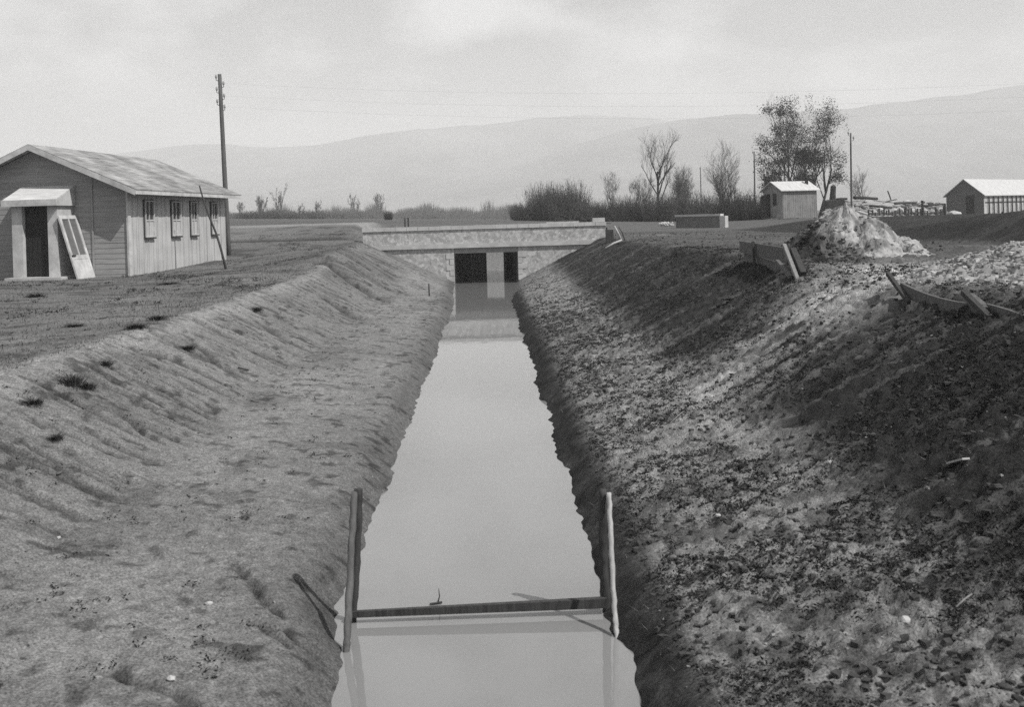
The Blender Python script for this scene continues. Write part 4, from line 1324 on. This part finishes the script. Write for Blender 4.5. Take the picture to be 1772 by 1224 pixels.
for k in range(3):
    o = scrub_mesh(100 + k, 820, .5 + .5 * (k == 1)).build('bush', M['scrub'], origin=(0, 0, 0))
    SCR.append(o)
used = set()
def bush(kind, px, by, ty, Y, wpx, label, dark=False, group='scrub bushes along the far ditch'):
    src = SCR[kind]
    if kind in used:
        o = src.copy()
        if dark:
            o.data = src.data.copy(); o.data.materials[0] = M['leaf']
        COL.objects.link(o)
    else:
        o = src
        used.add(kind)
    b, t = atY(px, by, Y), atY(px, ty, Y)
    o.location = (b.x, b.y, min(b.z, g(b.x, b.y)) - .05)
    h = t.z - o.location.z
    wd = wpx * Y / F
    o.scale = (wd / 1.5, wd / 1.5, h / 1.0)
    o.rotation_euler = (0, 0, (px * 37 % 628) / 100)
    tag(o, label, 'bush', group)
bl_ = [(0, 940, 384, 316, 92, 62, 'tall airy bush, leftmost of the scrub behind the bridge'), (1, 965, 384, 320, 90, 60, 'dense tall bush in the scrub right of the leftmost one'), (2, 992, 384, 314, 94, 58, 'tall bush with a pointed top, right part of the first scrub clump'),
       (1, 905, 382, 350, 96, 40, 'low bush at the left foot of the first scrub clump'), (0, 1018, 386, 345, 92, 44, 'low bush between the two scrub clumps'), (1, 1045, 388, 346, 90, 56, 'low broad bush below the slender bare tree'),
       (2, 1078, 388, 340, 88, 56, 'mid-height bush right of the slender bare tree'), (0, 1108, 390, 336, 88, 60, 'mid-height bush left of the tall bare tree'), (1, 1140, 390, 334, 86, 60, 'dense bush at the foot of the tall bare tree'),
       (2, 1172, 392, 328, 88, 62, 'bush behind the culvert parapet, left end'), (0, 1205, 392, 330, 90, 60, 'bush behind the middle of the culvert parapet'), (1, 1236, 392, 336, 86, 56, 'bush behind the right end of the culvert parapet'),
       (2, 1268, 394, 330, 82, 52, 'dark bush right of the culvert parapet'), (1, 1296, 394, 330, 79, 62, 'dark dense bush against the shed gable'), (0, 1284, 394, 340, 77, 60, 'low dark bush in front of the dense bush by the shed'), (1, 1306, 392, 346, 75, 34, 'small dark bush touching the lean-to of the shed')]
for i, (k, px, by, ty, Y, wp, lb) in enumerate(bl_):
    bush(k, px, by, ty, Y, wp, lb, dark=(i >= 12))
bush(1, 672, 381, 364, 120, 16, 'small dark round bush on the field behind the left parapet end', True, 'bushes on the far field')
bush(1, 894, 380, 352, 130, 26, 'small bush behind the middle of the bridge parapet', False, 'bushes on the far field')
for i, (px, wd, tp) in enumerate(((430, 30, 362), (466, 36, 358), (505, 30, 364), (536, 44, 360), (590, 40, 365), (618, 26, 362), (655, 24, 362))):
    bush(0 if i % 2 else 2, px, 381, tp + 3, 215 + 9 * i, wd * 1.7, 'pale low scrub bush, %s of the row below the far left trees' % ('leftmost', 'second from the left', 'third from the left', 'middle one', 'third from the right', 'second from the right', 'rightmost')[i], False, 'scrub below the far left trees')
# far hedge: one mass
hb = MB()
rng = random.Random(44)
for k in range(4200):
    px = rng.uniform(330, 1130)
    Y = rng.uniform(240, 360)
    hh = (10 + 17 * float(vn(px * .035, 1.0, 5)) * float(vn(px * .11, 2.0, 8)) * 1.6 + (5 if px > 690 else 0)) * rng.uniform(.25, 1)
    b = atY(px, 378 - max(0, (700 - px)) * .004, Y)
    zt = b.z + hh * Y / F
    for j in range(6):
        x0 = b.x + rng.uniform(-1.2, 1.2)
        hb.add([(x0 - .09, b.y, b.z - 1.5), (x0 + .09, b.y + .1, b.z - 1.5), (x0 + rng.uniform(-1.4, 1.4), b.y, zt)], [(0, 1, 2)])
o = hb.build('far_hedge', M['twig'])
o['kind'] = 'stuff'; o['label'] = 'grey line of far hedges along the plain behind the bridge'; o['category'] = 'hedge'

# brushwood on the parapet end
rng = random.Random(9)
bm2 = MB()
c = atY(1010, 380, 50.5)
for k in range(60):
    a = Vector((c.x + rng.uniform(-.9, .9), c.y + rng.uniform(-.4, .4), c.z - .25 + rng.uniform(0, .25)))
    d = Vector((rng.uniform(-1, 1), rng.uniform(-.5, .5), rng.uniform(-.1, .35))).normalized()
    bm2.tube([a, a + d * rng.uniform(.4, .9)], [.03, .012], 4)
o = bm2.build('brushwood_pile', M['wood_dark'])
tag(o, 'low dark pile of brushwood behind the right half of the bridge parapet', 'brushwood')
rb2 = MB()
for k in range(16):
    p = atY(1150 + rng.uniform(-10, 14), rng.uniform(385, 391), 58)
    rb2.rock(p, rng.uniform(.1, .2), rng)
o = rb2.build('stone_pile', M['pebble'])
tag(o, 'small pile of white stones at the left end of the culvert parapet', 'stone pile')

# ------------------------------------------------------------------ weeds, stones, clods, grass
def tuft_mesh(seed, n=330):
    rng = random.Random(seed)
    mb = MB()
    for k in range(n):
        a, r0 = rng.uniform(0, 6.28), rng.uniform(0, .5) ** 1.2
        p = Vector((math.cos(a) * r0, math.sin(a) * r0, -.05))
        h = rng.uniform(.3, 1.0) * (1 - r0 * .6)
        d = Vector((math.cos(a) * rng.uniform(.1, .8), math.sin(a) * rng.uniform(.1, .8), 1)).normalized()
        q, s_ = p + d * h * .55, p + (d + Vector((math.cos(a) * .4, math.sin(a) * .4, -.1))).normalized() * h
        wv = Vector((-math.sin(a), math.cos(a), 0)) * rng.uniform(.006, .018)
        mb.add([p - wv, p + wv, q + wv * .8, q - wv * .8, s_], [(0, 1, 2, 3), (3, 2, 4)])
    return mb
TF = [tuft_mesh(200 + k).build('weed_tuft', M['tuft'], origin=(0, 0, 0)) for k in range(2)]
tl_ = [(122, 668, .30, .26, 'big dark weed tuft on the left bank below the crest'), (152, 674, .2, .16, 'weed tuft touching the big tuft on its right'), (62, 514, .42, .2, 'dark flat clump of weeds in front of the porch'),
       (235, 568, .34, .16, 'dark weed tuft on the bare crest of the left bank'), (272, 552, .3, .14, 'double weed tuft on the crest, near the middle of the left bank'), (327, 608, .2, .14, 'small dark weed on the upper left slope'),
       (182, 632, .2, .12, 'small weed just right of the crest path'), (58, 700, .2, .13, 'low weed at the left picture edge'), (96, 764, .15, .13, 'small spiky weed on the lower left slope'), (128, 566, .3, .12, 'flat weed on the grass left of the crest'),
       (292, 492, .5, .13, 'flat dark weed patch in front of the side wall'), (445, 538, .25, .18, 'dark weed on the slope below the swelling of the bank'), (1265, 520, .3, .1, 'low weed on the right slope under the plank barrier')]
for i, (px, py, wd, hh, lb) in enumerate(tl_):
    o = TF[i] if i < 2 else TF[i % 2].copy()
    if i >= 2:
        COL.objects.link(o)
    p = hit(px, py, True)
    o.location = p
    o.scale = (wd, wd, hh * .8)
    o.rotation_euler = (0, 0, i * 1.3)
    tag(o, lb, 'weed', 'weed tufts on the banks')
st = [(1567, 1080, .036, 'largest white stone on the lower right bank'), (1243, 902, .018, 'small white stone left of the centre of the right berm'), (1435, 805, .022, 'white stone at the foot of the right slope'), (362, 1048, .018, 'white stone on the left bank beside the branch'),
      (297, 1183, .02, 'pale stone low on the left bank'), (102, 934, .014, 'tiny bright stone far left on the left bank')]
for i, (px, py, r_, lb) in enumerate(st):
    p = hit(px, py)
    o = MB().rock((p.x, p.y, p.z + r_ * .4), r_, random.Random(300 + i), 2, .75).build('stone', M['pebble'])
    tag(o, lb, 'stone', 'single loose stones')
p0, p1 = hit(1644, 812), hit(1672, 808)
o = MB().bar(p0 + Vector((0, 0, .03)), p1 + Vector((0, 0, .04)), .05, .012).build('wood_chip', M['wood_pale'])
tag(o, 'pale chip of wood lying on the dark right slope', 'wood chip')
for (a, b_, lb) in (((1160, 740), (1183, 724), 'short pale stick on the light patch of the right berm'), ((1340, 1106), (1352, 1094), 'short pale stick low on the right bank'), ((1655, 1062), (1682, 1042), 'pale broken stick near the right picture edge')):
    p0, p1 = hit(*a), hit(*b_)
    stick('loose_stick', lb, 'stick', [p0 + Vector((0, 0, .02)), p0.lerp(p1, .5) + Vector((0, 0, .03)), p1 + Vector((0, 0, .03))], .005, M['wood_grey'], 'loose sticks on the right bank', 5)
p0, p1 = hit(412, 640), hit(430, 646)
stick('loose_stick', 'short dark stick on the left slope', 'stick', [p0 + Vector((0, 0, .02)), p1 + Vector((0, 0, .03))], .012, M['wood_dark'], None, 5)

def scatter(n, xr, yr, accept, seed, ypow=1.6):
    rs_ = np.random.RandomState(seed)
    x = rs_.uniform(xr[0], xr[1], n)
    y = yr[0] + (yr[1] - yr[0]) * rs_.uniform(0, 1, n) ** ypow
    k = accept(x, y, rs_)
    x, y = x[k], y[k]
    return x, y, Hfull(x, y)
def stuff(o, label, cat):
    o['kind'] = 'stuff'; o['label'] = label; o['category'] = cat
def npmesh(name, V, Fc, m):
    """V (n,k,3) copies of a k-vertex piece with triangle list Fc (f,3)"""
    n, k = V.shape[:2]
    fc = (np.arange(n)[:, None, None] * k + np.asarray(Fc)[None]).reshape(-1, len(Fc[0]))
    o3 = V.reshape(-1, 3).mean(0) * 0
    me = bpy.data.meshes.new(name)
    me.vertices.add(n * k)
    me.vertices.foreach_set('co', V.reshape(-1).astype(np.float32))
    me.loops.add(fc.size)
    me.loops.foreach_set('vertex_index', fc.ravel().astype(np.int32))
    me.polygons.add(len(fc))
    me.polygons.foreach_set('loop_start', np.arange(0, fc.size, fc.shape[1], dtype=np.int32))
    me.polygons.foreach_set('use_smooth', np.zeros(len(fc), dtype=bool))
    me.update(calc_edges=True)
    me.materials.append(m)
    o = bpy.data.objects.new(name, me)
    COL.objects.link(o)
    return o
IV, IF = np.array(ICO[0][0]), ICO[0][1]
def rocks(name, x, y, z, r, m, seed, flat=.7, sink=.3):
    rg = np.random.RandomState(seed)
    n = len(x)
    v = IV[None] * rg.uniform(.45, 1.5, (n, len(IV), 3)) * np.stack([rg.uniform(.7, 1.4, n), rg.uniform(.7, 1.1, n), flat * rg.uniform(.7, 1.2, n)], -1)[:, None] * r[:, None, None]
    a = rg.uniform(0, 6.28, n)
    c, s_ = np.cos(a)[:, None], np.sin(a)[:, None]
    v = np.stack([v[..., 0] * c - v[..., 1] * s_ + x[:, None], v[..., 0] * s_ + v[..., 1] * c + y[:, None], v[..., 2] + (z + r * sink)[:, None]], -1)
    return npmesh(name, v, IF, m)
def sizes(n, lo, hi, seed, p=2.5):
    return lo + (hi - lo) * np.random.RandomState(seed).uniform(0, 1, n) ** p
def leaves(name, x, y, z, per, rad, size, m, seed):
    rg = np.random.RandomState(seed)
    n = len(x)
    cx = np.repeat(np.stack([x, y, z], -1), per, 0)
    off = rg.normal(0, 1, (n * per, 3)) * np.array([rad, rad, rad * .45])
    off[:, 2] = np.abs(off[:, 2])
    c = cx + off
    a = rg.normal(0, 1, (n * per, 3)); a[:, 2] *= .5
    a /= np.linalg.norm(a, axis=1)[:, None]
    b_ = np.cross(a, rg.normal(0, 1, (n * per, 3)))
    b_ /= np.linalg.norm(b_, axis=1)[:, None]
    sz = size * rg.uniform(.5, 1.5, n * per)[:, None]
    v = np.stack([c - a * sz, c + b_ * sz * .45, c + a * sz, c - b_ * sz * .45], 1)
    return npmesh(name, v, [(0, 1, 2, 3)], m)
def leaves_later(x, y, z):
    return leaves('weed_leaves', x, y, z, 14, .05, .018, M['weed'], 35)
x, y, z = scatter(60000, (.9, 5.6), (2.6, 36), lambda x, y, r: r.uniform(0, 1, len(x)) < sm(.40, .6, fbm(x * 2.2, y * 2.2, 81, 3)) * .9 + .06, 1, 1.7)
stuff(rocks('clods', x, y, z, sizes(len(x), .004, .030, 2, 3.8), M['clod'], 3), 'dark earth clods strewn over the right bank', 'clods')
x, y, z = scatter(16000, (-5.2, 5.4), (3.2, 30), lambda x, y, r: (r.uniform(0, 1, len(x)) < np.where(x > .9, .25 * sm(.5, .62, fbm(x * 1.1, y * 3.5, 83, 3)) * 3 + .6 * np.exp(-((y - 12.4 - (x - 4.4) * .5) / 1.2) ** 2), .06)) & (Hbase(x, y) > .06), 2)
stuff(rocks('pebbles', x, y, z, sizes(len(x), .003, .013, 4, 3), M['pebble_grey'], 5), 'small pale pebbles scattered over both banks', 'pebbles')
x, y, z = scatter(9000, (4.6, 15), (8, 46), lambda x, y, r: r.uniform(0, 1, len(x)) < sm(.42, .62, fbm(x * .8, y * .8, 86, 3)), 31, 1.3)
stuff(rocks('clods', x, y, z, sizes(len(x), .008, .045, 32, 4), M['clod'], 33), 'turned earth clods over the right field behind the bank', 'clods')
x, y, z = scatter(5000, (-15, -4.6), (9, 42), lambda x, y, r: r.uniform(0, 1, len(x)) < sm(.52, .68, fbm(x * .8, y * .8, 90, 3)), 34, 1.3)
stuff(leaves_later(x, y, z), 'dark low weeds over the ground in front of the barracks', 'weeds')
x, y, z = scatter(9000, (-7.5, -1.25), (3.2, 30), lambda x, y, r: r.uniform(0, 1, len(x)) < .1 + .9 * sm(.5, .65, fbm(x * 1.5, y * 1.5, 84, 3)), 12)
stuff(rocks('crumbs', x, y, z, sizes(len(x), .004, .018, 6, 3), M['crumb'], 7), 'small crumbs of earth on the left bank', 'earth crumbs')
x, y, z = scatter(42000, (.95, 5.8), (2.4, 26), lambda x, y, r: r.uniform(0, 1, len(x)) < sm(.42, .60, fbm(x * 1.6, y * 1.6, 88, 4)), 21, 1.9)
stuff(leaves('weed_leaves', x, y, z, 11, .024, .011, M['weed'], 22), 'low dark leafy weeds covering parts of the right bank', 'weeds')
x, y, z = scatter(7000, (-8, -1.3), (3.0, 34), lambda x, y, r: r.uniform(0, 1, len(x)) < sm(.53, .64, fbm(x * 2.2, y * 4.5, 89, 4)) * .8, 23, 1.6)
stuff(leaves('weed_leaves', x, y, z, 10, .024, .010, M['weed'], 24), 'sparse low weeds dotted over the left bank', 'weeds')
def blades(x, y, z, h, wd, seed, flat=.5):
    rg = np.random.RandomState(seed)
    n = len(x)
    a = rg.uniform(0, 6.283, n)
    hh = h * rg.uniform(.4, 1.3, n)
    lx, ly = np.cos(a) * hh * flat * rg.uniform(.2, 1.6, n), np.sin(a) * hh * flat * rg.uniform(.2, 1.6, n)
    wx, wy = -np.sin(a) * wd, np.cos(a) * wd
    v = np.stack([np.stack([x - wx, y - wy, z - .01], -1), np.stack([x + wx, y + wy, z - .01], -1), np.stack([x + lx, y + ly, z + hh], -1)], 1).reshape(-1, 3)
    mb = MB()
    mb.v = [tuple(p) for p in v]
    mb.f = [(3 * i, 3 * i + 1, 3 * i + 2) for i in range(n)]
    return mb
x, y, z = scatter(60000, (1.0, 5.6), (2.6, 22), lambda x, y, r: r.uniform(0, 1, len(x)) < sm(.45, .62, fbm(x * 1.3, y * 1.3, 85, 4)), 3, 1.8)
stuff(blades(x, y, z, .035, .0022, 4, .9).build('weeds', M['weed']), 'short dark weeds growing over the right slope', 'weeds')
x, y, z = scatter(4200, (-4.6, 5.4), (2.8, 16), lambda x, y, r: (r.uniform(0, 1, len(x)) < .8) & (Hbase(x, y) > .06), 5, 1.5)
stuff(blades(x, y, z, .03, .0011, 6, 3.2).build('straw', M['straw']), 'dry straw stalks lying on both banks', 'straw')
x, y, z = scatter(70000, (-16, -4.5), (10, 42), lambda x, y, r: r.uniform(0, 1, len(x)) < .25 + .75 * sm(.4, .6, fbm(x * .9, y * .9, 87, 3)), 7, 1.2)
stuff(blades(x, y, z, .045, .006, 8, .7).build('grass', M['grass']), 'short grass on the ground in front of the barracks', 'grass')

# ------------------------------------------------------------------ haze
hz = MB().box(-4600, 4600, -60, 5950, -3, 420).build('haze', M['hill'], origin=(0, 0, 0))
hm = bpy.data.materials.new('haze_air')
hm.use_nodes = True
t = hm.node_tree
t.nodes.clear()
ho, hv = t.nodes.new('ShaderNodeOutputMaterial'), t.nodes.new('ShaderNodeVolumePrincipled')
hv.inputs['Color'].default_value = (.99, .99, .99, 1)
hv.inputs['Density'].default_value = 6.2e-4
hv.inputs['Anisotropy'].default_value = 0
t.links.new(hv.outputs[0], ho.inputs['Volume'])
hz.data.materials[0] = hm
hz['kind'] = 'stuff'
hz['label'] = 'pale haze over the plain and the hills'
hz['category'] = 'haze'
